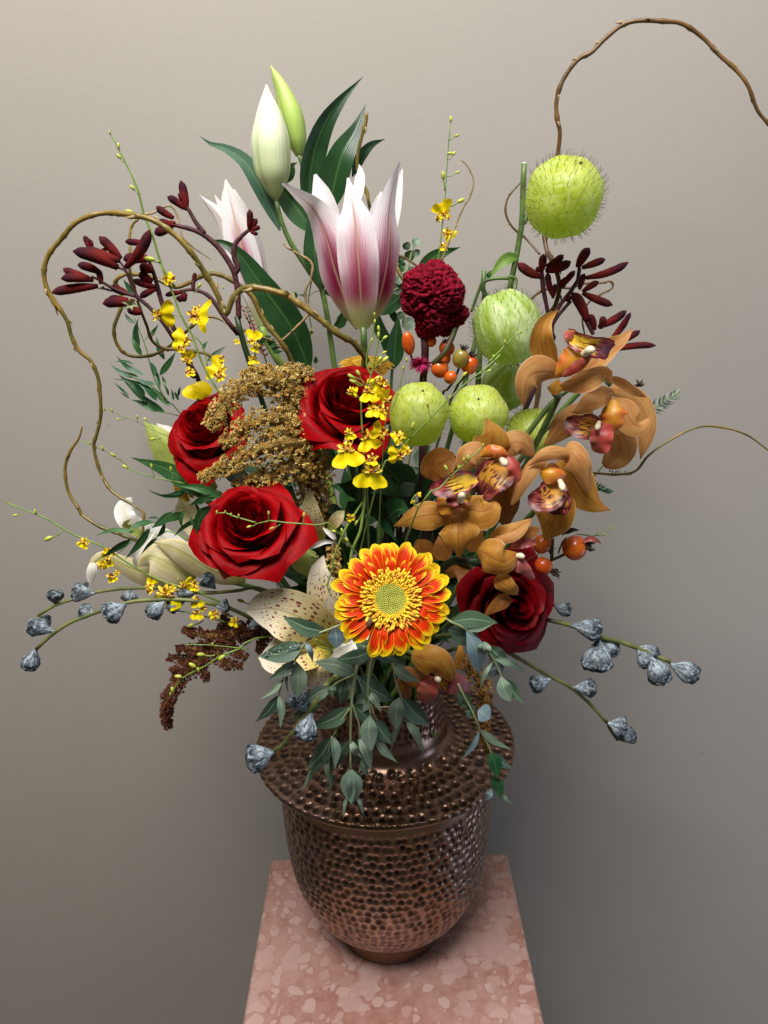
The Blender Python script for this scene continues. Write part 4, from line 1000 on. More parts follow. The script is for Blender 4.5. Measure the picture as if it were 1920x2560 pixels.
amaranth(p, [([(1540,1150,1),(1460,960,.8),(1400,870,.4),(1250,830,0),(1120,880,-.6),(1020,980,-1.4),(950,1080,-2),(890,1160,-2.4)],[100,125,125,110,98,86,74,42],'E'),
  ([(1500,1030,1),(1480,900,.8),(1420,830,.6),(1260,770,.4),(1150,780,.2)],[70,80,70,50,25],'E'),
  ([(1570,1220,.6),(1480,1130,0),(1350,1100,-.8),(1200,1130,-1.4),(1080,1200,-2),(975,1280,-2.4)],[115,125,108,84,62,30],'E'),
  ([(1640,1380,1.6),(1500,1270,-.6),(1350,1280,-1.8),(1200,1330,-2.2),(1050,1410,-2.6),(830,1515,-3)],[125,130,112,86,62,26],'E'),
  ([(1680,1450,1.6),(1500,1430,-.6),(1350,1480,-1.4),(1200,1530,-2),(1060,1570,-2.2)],[125,115,90,62,30],'E'),
  ([(1480,950,3),(1530,1130,3),(1560,1330,2.6),(1600,1520,2.2),(1630,1680,2.2),(1660,1800,2.6)],[90,125,145,145,115,60],'E'),
  ([(1440,830,1),(1560,800,1),(1600,780,1),(1400,745,1)],[20,42,40,24],'E')],
  ['amaranth_gold','amaranth_tip','amaranth_green'], dens=.55, size=1.15, seed=3)
p = Plant('golden_amaranth', 'small golden amaranth plume tucked at the left of the gerbera', 'amaranth', .56)
amaranth(p, [([(940,1060,0),(960,1200,0),(930,1350,-.2),(940,1480,-.2),(920,1600,0)],[60,90,95,80,40],'Q')], ['amaranth_gold','amaranth_tip','amaranth_green'], dens=.6, seed=4)
p.tube('stem','Q',[(940,1060,0),(980,980,2),(1000,1100,5)],[20,20,20],'stem_rose',neck=True)
p = Plant('small_amaranth_tuft', 'little yellow amaranth tuft at the left edge of the centre rose', 'amaranth', .62)
amaranth(p, [([(1560,800,.4),(1520,760,.2),(1450,745,0),(1400,765,-.2)],[44,46,36,20],'E')], ['amaranth_gold','amaranth_tip','amaranth_green'], dens=.7, seed=5)
p.tube('stem','E',[(1545,790,.4),(1530,860,.8),(1500,980,1.6)],[10,10,10],'stem_rose')
p = Plant('brown_amaranth', 'rust brown amaranth tassel drooping at the lower left', 'amaranth', .57)
p.tube('stem','I',[(1450,940,0),(1560,960,1),(1659,990,3)],[12,14,14],'stem_rose',neck=True)
amaranth(p, [([(1520,960,1),(1400,930,.5),(1280,960,0),(1180,1040,0),(1080,1120,0),(1000,1190,0),(930,1290,0),(895,1390,0),(888,1440,.2),(905,1515,.4)],[40,40,45,48,52,50,40,34,32,14],'I'),
  ([(1260,960,0),(1150,975,-.4),(1060,955,-.4),(988,932,-.2)],[34,36,28,12],'I'),([(1200,1050,.3),(1080,1050,0),(945,1046,0)],[34,28,12],'I'),([(1120,1130,.3),(1000,1110,.3),(898,1103,.4)],[34,28,13],'I'),
  ([(1250,1000,.5),(1235,920,.4),(1243,838,.4)],[34,34,20],'I'),([(1380,1000,.4),(1330,930,.3),(1290,880,.4)],[30,36,18],'I'),([(1190,1060,-.4),(1230,1130,-.6),(1340,1155,-.6)],[28,30,14],'I'),
  ([(1250,1020,-.3),(1310,1070,-.4),(1372,1103,-.4)],[26,26,13],'I'),([(1080,1130,-.2),(1110,1190,-.3),(1130,1240,-.2)],[28,26,13],'I'),([(1420,940,1),(1460,1010,.8),(1440,1070,.8)],[30,30,14],'I'),
  ([(1020,1180,-.2),(970,1170,-.2),(915,1180,-.1)],[28,22,12],'I')], ['amaranth_brown','amaranth_rust','amaranth_brown'], dens=.75, size=.85, seed=6, lumps=.4, wide=1.25)
p = Plant('brown_amaranth', 'amber brown amaranth tassel hanging over the right side of the vase brim', 'amaranth', .58)
p.tube('stem','J',[(1430,940,0),(1380,880,1),(1300,900,4)],[12,12,12],'stem_rose',neck=True)
amaranth(p, [([(1430,930,0),(1490,1040,-.4),(1540,1120,-1),(1545,1220,-1.4),(1530,1330,-1.6),(1555,1440,-1.6),(1570,1500,-1.4)],[50,60,52,42,34,22,10],'J')], ['amaranth_amber','amaranth_rust','amaranth_gold'], dens=.7, seed=7)
# ================================================================ amber cymbidium orchids
def orchid_mat(name, a, mid, dk, edge):
    b = NB(name); u, v = b.uv(); e = b.edge()
    n1 = b.noise(b.uvs(3, 2), 2.0, 4); st = b.noise(b.uvs(34, 1.2), 1.0, 3, .5)
    c = b.mix(b.rng(n1, .3, .7), a, mid)
    c = b.mix(b.math('MULTIPLY', b.rng(st, .50, .72), .24), c, dk)
    c = b.mix(b.math('MULTIPLY', b.rng(e, .05, .01), .5), c, dk)
    c = b.mix(b.math('MULTIPLY', b.rng(v, .88, 1.0), .5), c, dk)
    c = b.mix(b.math('MULTIPLY', b.rng(e, .92, 1.0), .7), c, edge)
    M[name] = b.fin(c, .48, b.math('ADD', st, b.rng(e, .12, .0)), .16, .001, .36, spec=.2)
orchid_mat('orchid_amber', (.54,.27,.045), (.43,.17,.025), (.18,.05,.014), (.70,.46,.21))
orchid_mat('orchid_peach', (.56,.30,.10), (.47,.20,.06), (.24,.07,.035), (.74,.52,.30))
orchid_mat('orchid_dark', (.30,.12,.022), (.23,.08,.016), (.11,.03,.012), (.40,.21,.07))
simple('orchid_hood', (.62,.30,.02), .4, .3, 60, col2=(.55,.14,.03), trans=.15)
simple('orchid_red', (.45,.06,.05), .45, .4, 70, col2=(.36,.10,.06), trans=.15)
simple('orchid_dusty', (.42,.10,.085), .45, .3, 70, trans=.2)
simple('column_cream', (.78,.68,.46), .4, .15, 80)
def lip_mat(name, ground, rimc, mark):
    b = NB(name); u, v = b.uv(); e = b.edge()
    w = b.noise(b.uvs(4, 4), 1.6, 2)
    vv = b.uvs(20, 6)
    wob = b.n('ShaderNodeVectorMath', operation='ADD'); b.put(wob.inputs[0], vv)
    nn = b.n('ShaderNodeTexNoise'); nn.inputs['Scale'].default_value = 1.2; b.put(nn.inputs['Vector'], vv)
    b.put(wob.inputs[1], nn.outputs[1])
    vo = b.noise(wob.outputs[0], .9, 2, .5)
    spots = b.rng(vo, .50, .54)
    zone = b.math('MAXIMUM', b.rng(v, .45, .80), b.rng(e, .55, .85))
    rimf = b.math('MAXIMUM', b.rng(v, .80, .96), b.rng(e, .80, .97))
    c = b.mix(b.rng(b.math('ADD', zone, b.math('MULTIPLY_ADD', w, .4, -.2)), .4, .9), ground, rimc)
    c = b.mix(b.math('MULTIPLY', b.math('MULTIPLY', spots, b.math('MAXIMUM', b.rng(v, .25, .45), b.rng(e, .4, .6))), .95), c, mark)
    c = b.mix(b.math('MULTIPLY', rimf, .8), c, mark)
    M[name] = b.fin(c, .42, vo, .15, .0008, .15)
lip_mat('lip_pink', (.72,.46,.03), (.42,.07,.07), (.10,.002,.012))
lip_mat('lip_maroon', (.58,.26,.03), (.36,.07,.05), (.05,.002,.008))
def orchid(label, Y, back, blades, col=None, stem=None):
    p = Plant('amber_orchid', label, 'orchid', Y, back, 'amber orchids')
    for i, (name, c, pts, hw, mat, kw) in enumerate(blades):
        kw = dict(kw); prof = kw.pop('prof', 'tepal')
        kw.setdefault('nv', 20); kw.setdefault('nu', 10); kw.setdefault('ruff', .07 if name == 'petal' else .16); kw.setdefault('rf', 1.3 if name == 'petal' else 3.5)
        p.blade(name, c, pts, hw*(.84 if mat.startswith('lip') or mat == 'orchid_red' else 1.0), mat, prof, seed=i+len(label), **kw)
    if col:
        c, a, b_, r = col
        W = pp(c, [a, b_], Y); h = mpx(c, Y, r)
        g = G(); tube(g, [W[0], W[0].lerp(W[1], .6)+Vector((0,0,h*.3)), W[1]], [h*.8, h*.8, h*.95, h*1.0, h*.5], 10, n=8); g.build('column', M['column_cream'], p.t)
    if stem:
        c, pts, hw, mat = stem
        p.tube('stem', c, pts, hw, mat, sides=8, neck=True)
    return p
RND=[.3,.6,.85,1,1.03,1,.92,.8,.6,.25]
orchid('topmost amber orchid facing up with a pink spotted lip, upper right', .575, None, [
  ('petal','G',[(1000,1060,1.2),(1090,960,1),(1180,880,.8),(1260,830,.6),(1335,745,1)],88,'orchid_peach',dict(cup=.3,roll=-20,prof=[.5,.75,.95,1,.95,.8,.62,.42,.22,.02])),
  ('petal','G',[(805,1060,.8),(740,980,.4),(700,880,0),(700,780,-.2),(735,690,.2),(818,618,.6)],92,'orchid_amber',dict(cup=.35,roll=14,prof=[.3,.6,.85,1,1,.9,.72,.5,.28,.02])),
  ('petal','G',[(840,1075,0),(740,1050,-.8),(640,1070,-1.4),(590,1150,-1.6),(578,1290,-1.2)],100,'orchid_peach',dict(cup=-.3,roll=-16,prof=[.25,.55,.85,1.05,1.1,1,.8,.55,.3,.04])),
  ('petal','G',[(780,1205,-.2),(800,1160,-.4),(820,1100,-.4)],45,'orchid_amber',dict(nv=8)),
  ('petal','G',[(830,1160,-.2),(930,1130,-1),(1030,1090,-1.5),(1140,1060,-1.4),(1170,1130,-1)],78,'orchid_peach',dict(cup=.4,roll=30,prof=[.3,.6,.85,1,1.05,1,.9,.7,.45,.1],ruff=.15)),
  ('lip','G',[(800,1070,-.4),(870,1010,-1),(950,940,-1.2),(1020,880,-.8)],95,'orchid_hood',dict(cup=-.6,prof=[.4,.6,.75,.85,.95,1,1,1,.9,.6])),
  ('lip','G',[(850,1080,-1.2),(930,1030,-1.6),(1020,960,-1.8),(1070,920,-1.5)],45,'orchid_red',dict(cup=-.3,roll=20)),
  ('lip','G',[(880,775,-.2),(940,830,-1.2),(1040,865,-1.6),(1120,880,-1.4),(1180,900,-.8)],88,'lip_pink',dict(cup=.35,roll=12,prof=[.35,.65,.75,.8,.85,.95,1,1,.95,.6])),
  ('lip','G',[(865,770,-.6),(885,790,-1.0),(930,810,-1.0),(920,850,-.6)],32,'orchid_red',dict(prof='round')),
 ], ('G',(990,930,-1.6),(1062,898,-2.6),30), ('G',[(760,1150,.4),(765,1200,.4),(775,1240,.4),(830,1200,1.5)],[22,24,28,20],'stem_green'))
p = Plant('orchid_stem', 'thick green orchid stem slanting between the amber orchids', 'stem', .60)
p.tube('stem','G',[(900,1160,0),(820,1220,0),(700,1350,0),(590,1500,.3),(500,1600,.8),(420,1760,1.5)],[20,22,25,26,26,26],'stem_green',neck=True)
orchid('amber orchid at far right hanging sideways with a near black striped lip', .60, None, [
  ('petal','G',[(1180,1170,1.6),(1300,1200,1.8),(1400,1300,1.6),(1430,1460,1.2),(1385,1655,1)],85,'orchid_peach',dict(cup=-.3,roll=-14)),
  ('petal','G',[(1190,1440,.8),(1240,1540,.6),(1220,1630,.6),(1130,1700,.8)],120,'orchid_peach',dict(cup=-.3,prof=[.5,.8,.95,1,1,.95,.85,.7,.5,.2])),
  ('petal','G',[(1060,1350,.4),(960,1370,0),(860,1430,-.2),(790,1500,0),(715,1560,.4)],105,'orchid_peach',dict(cup=-.25,roll=-10,prof=[.6,.9,1,1,.95,.85,.7,.5,.3,.03])),
  ('petal','G',[(1200,1180,0),(1130,1200,-1),(1040,1250,-1.4),(960,1310,-1.3),(910,1330,-1)],75,'orchid_peach',dict(cup=-.4,roll=15,ruff=.12)),
  ('petal','G',[(1160,1090,.2),(1250,1120,-.2),(1340,1180,-.4),(1425,1225,0)],38,'orchid_peach',dict(cup=.3,roll=25)),
  ('petal','G',[(1180,1240,-.4),(1270,1310,-1.2),(1340,1410,-1.6),(1400,1420,-1.4),(1460,1355,-.9)],92,'orchid_peach',dict(cup=-.35,roll=-20,prof=[.4,.7,.95,1.05,1.05,.95,.75,.5,.28,.03])),
  ('lip','G',[(1190,1240,-.6),(1200,1330,-1.4),(1190,1420,-1.5),(1160,1500,-1)],92,'orchid_hood',dict(cup=-.5,prof=RND)),
  ('lip','G',[(1090,1470,-.8),(1040,1430,-1.4),(960,1430,-1.6),(870,1380,-1)],100,'lip_maroon',dict(cup=.3,prof=RND)),
  ('lip','G',[(1110,1400,-1),(1120,1480,-2),(1110,1560,-2),(1090,1610,-1.6)],88,'orchid_red',dict(cup=.3,prof=RND,ruff=.2)),
 ], ('G',(1100,1400,-1.6),(1085,1450,-2.4),20), ('G',[(1180,1140,1),(1160,1170,1.5),(1000,1150,2)],[20,20,20],'stem_green'))
orchid('amber orchid in the middle of the right side with a magenta fringed lip', .575, None, [
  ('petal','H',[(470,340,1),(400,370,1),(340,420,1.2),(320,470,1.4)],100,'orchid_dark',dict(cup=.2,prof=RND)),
  ('petal','H',[(690,400,1),(680,300,.4),(690,200,.2),(650,105,.8)],118,'orchid_amber',dict(cup=-.3,prof=[.5,.75,.95,1.02,1,.9,.7,.45,.2,.02])),
  ('petal','H',[(740,330,.8),(800,260,.4),(870,260,.2),(942,335,.6)],82,'orchid_peach',dict(cup=-.3,roll=-14)),
  ('petal','H',[(690,350,.4),(600,320,-.2),(540,340,-.4),(495,430,0)],82,'orchid_peach',dict(cup=-.3,roll=16,prof=RND)),
  ('petal','H',[(800,450,.2),(770,560,-.2),(765,660,0),(775,765,.5)],85,'orchid_dark',dict(cup=-.2)),
  ('lip','H',[(620,330,-.4),(680,305,-1),(740,310,-1.2),(780,330,-1)],38,'orchid_hood',dict(cup=-.5,prof=RND)),
  ('lip','H',[(770,350,-.2),(730,420,-1),(680,470,-1.4),(640,530,-1.2),(610,560,-.8)],118,'lip_maroon',dict(cup=.25,prof=RND,ruff=.14)),
  ('lip','H',[(770,320,-.8),(820,400,-1.4),(815,480,-1.2),(790,520,-.8)],42,'orchid_red',dict(cup=.4,prof=RND)),
 ], ('H',(745,355,-1.6),(768,388,-2.6),22))
orchid('lowest facing amber orchid with a yellow cup, just above the gerbera', .54, None, [
  ('petal','H',[(480,640,.4),(560,650,0),(640,660,-.4),(690,620,-.4),(700,600,0)],112,'orchid_amber',dict(cup=-.3,roll=-15,prof=[.4,.65,.85,1,1.02,.95,.85,.7,.5,.15],ruff=.12)),
  ('petal','H',[(450,700,.2),(340,680,-.4),(220,700,-.4),(150,730,0),(103,748,.4)],88,'orchid_amber',dict(cup=-.25,roll=10,prof=[.3,.6,.88,1,1,.88,.65,.4,.2,.03])),
  ('petal','H',[(480,690,0),(490,770,-1),(490,850,-1.2),(495,935,-.8)],112,'orchid_amber',dict(cup=-.3,prof=[.3,.65,.95,1.05,1,.85,.6,.35,.2,.06])),
  ('lip','H',[(460,560,-.2),(450,640,-1),(470,690,-1)],92,'orchid_hood',dict(cup=-.4,prof=[.9,1,1,1,1,.95,.85,.7,.5,.2])),
  ('lip','H',[(600,470,0),(500,490,-.8),(410,520,-1.2),(320,520,-.8)],80,'lip_pink',dict(cup=.35,prof=RND,ruff=.2)),
  ('lip','H',[(560,560,-.3),(480,580,-1.3),(420,610,-1.3)],60,'lip_pink',dict(cup=.4,prof=RND)),
 ], ('H',(500,600,-1.6),(512,560,-2.4),22))
g = None
orchid('amber orchid beside the right rose hips with a large drooping hood', .565, None, [
  ('petal','H',[(1080,360,.8),(1160,440,.6),(1230,550,.4),(1300,620,.4),(1388,652,.8)],108,'orchid_amber',dict(cup=-.2,roll=-8,prof=[.4,.7,.9,1,1,.9,.7,.45,.22,.03])),
  ('petal','H',[(1060,590,.4),(1060,680,0),(1040,750,0),(1000,832,.6)],122,'orchid_amber',dict(cup=-.2,prof=[.9,1,1,.95,.9,.8,.65,.45,.22,.03])),
  ('petal','H',[(1000,340,.2),(930,390,-.6),(870,480,-.8),(800,620,-.3)],50,'orchid_peach',dict(cup=-.5,roll=25,prof=[.5,.9,1,1,.95,.85,.75,.65,.5,.2])),
  ('petal','H',[(1100,330,0),(1160,320,-1),(1220,400,-1.4),(1260,550,-1)],78,'orchid_peach',dict(cup=-.5,roll=-10,prof=[.6,.9,1,1,.95,.85,.7,.5,.35,.15])),
  ('petal','H',[(1180,330,-.6),(1070,310,-1.2),(980,330,-1.2),(900,392,-.8)],42,'orchid_peach',dict(cup=-.5,roll=10,ruff=.15)),
  ('lip','H',[(1040,370,-.4),(1040,430,-1.2),(1020,500,-1.2)],80,'orchid_hood',dict(cup=-.6,prof=RND,ruff=.02)),
  ('lip','H',[(1100,480,-.2),(1040,560,-1.2),(980,590,-1.3),(900,590,-.8)],100,'lip_maroon',dict(cup=.3,prof=RND)),
  ('lip','H',[(1060,540,-.6),(1080,610,-1.4),(1075,680,-1.2)],88,'lip_maroon',dict(cup=.3,prof=RND)),
 ], ('H',(1090,480,-1.2),(1108,535,-2.4),20), ('H',[(1000,600,2),(900,700,3),(800,850,5)],[20,20,20],'stem_green'))
orchid('amber orchid seen from the side overhanging the dark lower right rose', .535, None, [
  ('petal','S',[(300,640,1),(420,560,.6),(560,520,.4),(750,395,.6)],85,'orchid_amber',dict(cup=-.2,roll=-10)),
  ('petal','S',[(360,600,.2),(480,600,-.4),(600,550,-.5),(750,420,0)],55,'orchid_peach',dict(cup=-.4,roll=-20)),
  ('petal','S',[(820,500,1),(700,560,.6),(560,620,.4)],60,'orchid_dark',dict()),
  ('lip','S',[(520,700,.4),(620,660,0),(700,650,0),(790,655,.2)],52,'orchid_dusty',dict(cup=.3,prof=RND)),
  ('petal','S',[(180,720,.2),(260,760,-1),(360,820,-1.6),(470,850,-1.6),(600,770,-.8)],185,'orchid_amber',dict(cup=-.35,roll=14,prof=[.4,.7,.9,.98,1,.95,.85,.68,.5,.15],nv=24,nu=12)),
  ('petal','S',[(380,990,-.2),(430,1060,-1),(520,1130,-1.2),(600,1190,-.6)],95,'orchid_amber',dict(cup=-.3,roll=20,prof=[.5,.8,1,1.05,1,.9,.8,.65,.45,.1],ruff=.14)),
  ('petal','S',[(510,1200,0),(420,1260,-.2),(330,1330,0),(235,1430,.4)],82,'orchid_dark',dict(cup=-.3,roll=20,prof=[.6,.9,1,.95,.85,.72,.55,.38,.2,.04])),
  ('lip','S',[(480,910,-.4),(590,880,-1),(680,930,-1),(760,1030,-.6)],75,'orchid_dusty',dict(cup=-.3,prof=[.6,.8,.9,1,1,.9,.75,.6,.5,.35])),
 ], ('S',(560,790,-.6),(665,800,-1.2),32), ('S',[(220,830,.4),(100,840,.6),(0,850,1),(-120,860,2)],[40,46,46,46],'stem_dark'))
orchid('bottom amber orchid hanging over the vase neck below the gerbera', .56, None, [
  ('petal','J',[(1330,1010,.6),(1380,980,.2),(1400,900,0),(1400,830,.4)],26,'orchid_amber',dict(cup=-.3)),
  ('petal','J',[(1230,1080,.2),(1140,1060,-.4),(1060,1020,-.4),(1000,1030,0)],50,'orchid_dark',dict(cup=-.3)),
  ('petal','J',[(1190,1070,.4),(1110,1060,.2),(1070,1110,.2),(1100,1175,.6)],55,'orchid_dark',dict(cup=-.3,prof=RND)),
  ('petal','J',[(1290,1080,.2),(1350,1080,-.4),(1410,1110,-.2),(1462,1140,.4)],62,'orchid_dusty',dict(cup=-.2)),
  ('petal','J',[(1110,920,.2),(1180,940,-1),(1270,970,-1.4),(1330,1040,-1.2),(1350,1080,-.6)],90,'orchid_amber',dict(cup=-.35,roll=10,prof=[.5,.8,.95,1,1,.9,.75,.6,.4,.08],ruff=.1)),
  ('lip','J',[(1230,1040,0),(1210,1110,-.8),(1190,1170,-.8),(1180,1205,-.2)],72,'orchid_red',dict(cup=-.3,prof=RND)),
  ('lip','J',[(1260,1070,-.2),(1290,1110,-.6),(1290,1150,-.4)],60,'lip_maroon',dict(cup=.2,prof=RND)),
 ], ('J',(1255,1050,-.8),(1275,1078,-1.4),18), ('J',[(1150,930,.6),(1100,900,2),(1050,900,4)],[16,16,16],'stem_green'))
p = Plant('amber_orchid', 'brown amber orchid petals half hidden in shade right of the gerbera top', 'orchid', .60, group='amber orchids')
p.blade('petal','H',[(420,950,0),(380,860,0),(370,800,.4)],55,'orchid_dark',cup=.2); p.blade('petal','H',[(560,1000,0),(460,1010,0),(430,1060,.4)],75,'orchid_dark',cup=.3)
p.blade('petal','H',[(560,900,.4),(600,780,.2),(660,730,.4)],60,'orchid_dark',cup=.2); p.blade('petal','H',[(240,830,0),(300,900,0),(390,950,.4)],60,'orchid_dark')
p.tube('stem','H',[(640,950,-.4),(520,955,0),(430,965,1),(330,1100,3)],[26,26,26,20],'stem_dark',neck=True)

# ================================================================ rose hips
simple('hip_orange', (.62,.13,.012), .25, .3, 40, col2=(.55,.07,.008), spec=.6, bumps=.05)
simple('hip_green', (.22,.20,.03), .3, .4, 60, col2=(.34,.17,.03))
simple('hip_crown', (.05,.028,.018), .85, .5, 200)
def hips(label, Y, items, stems):
    p = Plant('rose_hip_spray', label, 'rose hips', Y, None, 'rose hip sprays')
    for c, x, y, dz, r, ax, mat, crown, el in items:
        o = pp(c, [(x,y,dz)], Y)[0]; rr = mpx(c, Y, r); a = Vector(ax).normalized()
        g = G(); ball(g, o, rr, axis=a, sc3=(1,1,el), seg=24, rings=16, disp=.05, df=1.2); h = g.build('hip', M[mat], p.t)
        if crown:
            g = G(); rnd = random.Random(int(x)); e0 = o+a*rr*el*.93; q = a.to_track_quat('Z','Y').to_matrix()
            ball(g, e0, rr*.30, seg=9, rings=6, axis=a, sc3=(1,1,.6), disp=.5, df=4)
            for k in range(7):
                th = k*.9+rnd.random()*.5; d = q@Vector((math.cos(th),math.sin(th),0))
                ln = rr*rnd.uniform(.5,1.0)*crown
                P = [e0+d*rr*.15, e0+d*rr*.35+a*ln*.4, e0+d*rr*rnd.uniform(.2,.6)+a*ln*.8, e0+d*rr*rnd.uniform(.1,.9)+a*ln]
                blade(g, P, rr*.11, 'lance', nv=6, nu=2, fold=.5, ruff=.3)
            g.build('crown', M['hip_crown'], h)
    for c, pts, hw in stems: p.tube('stem', c, pts, hw, 'stem_rose', sides=6, neck=(c=='F' and pts[-1][1]>900))
    return p
hips('cluster of orange rose hips under the celosia, one still greenish', .635, [
  ('F',968,628,-.4,48,(-.15,-.2,1),'hip_orange',0,1.9),('F',1258,665,.4,60,(-.1,-.6,.8),'hip_orange',.5,1.1),('F',1362,742,-.6,60,(.25,-.3,.9),'hip_green',.8,1.25),
  ('F',1430,790,0,68,(.2,-.3,.9),'hip_orange',.6,1.1),('F',1205,820,0,66,(-.3,-.5,.6),'hip_orange',0,1.1),('F',1285,885,-.4,48,(.3,-.8,.4),'hip_orange',0,1.2),('F',1140,612,.6,42,(.2,-.4,.8),'hip_orange',.5,1.1),
  ('F',1240,745,.6,48,(.1,-.5,.8),'hip_orange',0,1.2)],
  [('F',[(985,710,0),(1010,800,1),(1080,950,2)],[8,9,10]),('F',[(1350,815,-.3),(1320,900,0),(1260,980,1),(1200,1100,2)],[9,10,12,12]),('F',[(1420,855,.2),(1360,930,.5),(1300,1020,1)],[10,11,12]),
   ('F',[(1330,490,-.2),(1290,600,-.6),(1230,710,-.8),(1160,780,-.2)],[22,22,22,22])])
p = Plant('rose_hip_spray', 'orange rose hips with dried crowns beside the dark red rose', 'rose hips', .59, group='rose hip sprays')
_=hips('three orange rose hips with shaggy brown crowns above the dark red rose', .59, [
  ('S',1188,702,-.4,130,(.62,-.35,.2),'hip_orange',.9,1.0),('S',850,665,.4,98,(.3,-.2,.8),'hip_orange',.3,1.05),('S',868,890,-.2,88,(.78,-.3,-.45),'hip_orange',1.5,1.1)],
  [('S',[(1085,770,-.2),(1000,810,0),(950,830,.2),(860,900,1),(700,980,3)],[16,17,18,18,16]),('S',[(960,600,.4),(955,720,.2),(950,830,.2)],[18,18,18]),('S',[(800,640,.6),(900,700,.5),(960,800,.3)],[12,12,12])])
bpy.data.objects.remove(p.t)
p = Plant('dried_leaves', 'small dried brown bracts curling above the right rose hip', 'leaf', .585)
p.blade('leaf','S',[(1080,560,0),(1150,520,-.2),(1250,520,0)],26,'hip_crown',fold=.3,ruff=.3); p.blade('leaf','S',[(1260,640,-.6),(1350,610,-.8),(1420,630,-.8),(1475,675,-.6)],28,'orchid_dusty',fold=.3,ruff=.2)
p.blade('leaf','S',[(1060,580,0),(1090,530,0),(1140,480,.2)],12,'hip_crown',fold=.3)
p.tube('stem','S',[(1100,600,0),(1060,650,.2),(1020,760,.5)],[8,9,9],'stem_rose',sides=5)

# ================================================================ seeded eucalyptus pods
b = NB('pod_skin'); u, v = b.uv()
n1 = b.noise(b.uvs(16, 2.2), 1.0, 4, .65, .6); n2 = b.noise(b.obj(), 260, 3, .6, 1.0)
nm = b.math('ADD', b.math('MULTIPLY', n1, .5), b.math('MULTIPLY', n2, .5))
cone = b.ramp(nm, [(.38, (.05,.06,.065)), (.47, (.16,.19,.21)), (.56, (.36,.42,.47)), (.70, (.50,.56,.62))])
dome = b.ramp(n2, [(.38, (.015,.02,.022)), (.50, (.06,.072,.08)), (.60, (.20,.24,.27)), (.74, (.42,.48,.54))])
vv = b.math('ADD', v, b.math('MULTIPLY_ADD', n2, .3, -.15))
c = b.mix(b.rng(vv, .34, .55), cone, dome)
wr = b.math('ADD', b.math('MULTIPLY', n1, .6), b.math('MULTIPLY', n2, .4))
M['pod_skin'] = b.fin(c, .75, wr, .8, .002, spec=.15)
def pod(p, c, base, tip, r, Y=None, sd=1):
    Y = Y or p.Y; A = pp(c,[base],Y)[0]; B = pp(c,[tip],Y)[0]; h = mpx(c,Y,r)*1.0
    ax = B-A; L = ax.length; ax.normalize(); q = ax.to_track_quat('Z','Y').to_matrix(); rnd = random.Random(sd)
    prof = [(.15,-.02),(.22,.07),(.36,.17),(.54,.28),(.74,.40),(.90,.52),(1.0,.64),(1.04,.74),(1.0,.84),(.88,.93),(.68,.99),(.40,1.02),(.02,1.03)]
    nt, npz = 36, 34; V=[];UV=[];F=[]
    ph = rnd.random()*6.28
    for i in range(npz+1):
        f = i/npz; rr = interp([a for a,_ in prof], f)*h; z = interp([a for _,a in prof], f)*L
        for k in range(nt):
            th = 2*math.pi*k/nt
            rib = 1+.045*math.sin(5*th+ph)*min(1,f*2)*(1 if f<.8 else .5)+.03*math.sin(11*th+ph*2)*(1 if f<.6 else 0)
            n_ = noise.noise(Vector((math.cos(th)*2.2+sd*3, math.sin(th)*2.2, f*4)))
            n2_ = noise.noise(Vector((math.cos(th)*5+sd*3, math.sin(th)*5, f*11)))
            w_ = rib*(1+.22*n_*min(1,f*1.5)+(.16*n2_ if f>.5 else .05*n2_))
            V.append(tuple(A+q@Vector((rr*w_*math.cos(th), rr*w_*math.sin(th), z+L*.06*n_*f)))); UV.append((k/nt, f))
    for i in range(npz):
        for k in range(nt):
            k2=(k+1)%nt; F.append((i*nt+k,i*nt+k2,(i+1)*nt+k2,(i+1)*nt+k))
    g = G(); g.add(V,F,UV); return g.build('pod', M['pod_skin'], p.t)
def pods(label, Y, stem, hw, plist, extra=()):
    p = Plant('seed_pod_branch', label, 'seed pod branch', Y, None, 'branches of blue grey seed pods')
    c, pts = stem
    p.tube('stem', c, pts, hw, 'stem_olive', neck=True, knobs=.06)
    for c2, pt2, w2 in extra: p.tube('branch', c2, pt2, w2, 'stem_olive', knobs=.06)
    for i, (c2, a, b_, r) in enumerate(plist): pod(p, c2, a, b_, r, sd=i+len(label))
pods('lower left seed pod branch drooping to a single grey pod at its tip', .56,
  ('I',[(120,1050,0),(200,975,0),(310,898,0),(450,842,0),(650,776,0),(800,758,0),(1000,757,0),(1200,790,.4),(1350,845,.8),(1560,975,2)]), [11,11,12,12,12,12,13,14,15,16],
  [('I',(118,1050,0),(72,1160,0),50),('I',(220,940,-.2),(105,895,-.4),0.1),('I',(460,840,.3),(388,818,.6),46),('I',(650,785,-.4),(535,855,-.8),62),('I',(880,770,-.3),(790,850,-.6),50),('I',(1000,765,.2),(905,800,.4),42),('I',(1190,800,.2),(1260,790,.4),38),('I',(1400,870,.3),(1420,920,.3),36)],
  )
pods('upper left seed pod branch with five crusty grey pods below the white lily', .575,
  ('I',[(130,852,0),(230,790,0),(340,754,0),(460,715,0),(650,690,0),(850,688,0),(1110,716,.4),(1300,705,1),(1480,700,2)]), [9,10,11,11,12,12,13,13,14],
  [('I',(225,945,-.4),(75,905,-.6),52),('I',(195,940,.3),(150,860,.4),42),('I',(235,785,.2),(232,705,.2),46),('I',(465,718,-.2),(335,715,-.5),50),('I',(680,690,0),(670,762,-.2),44),('I',(1080,712,.4),(960,725,.2),34),('I',(1180,690,.6),(1110,615,.4),46),('I',(410,690,.1),(418,655,0),14)],
  [('I',[(130,852,0),(160,900,-.1),(222,942,-.3)],[8,8,9])])
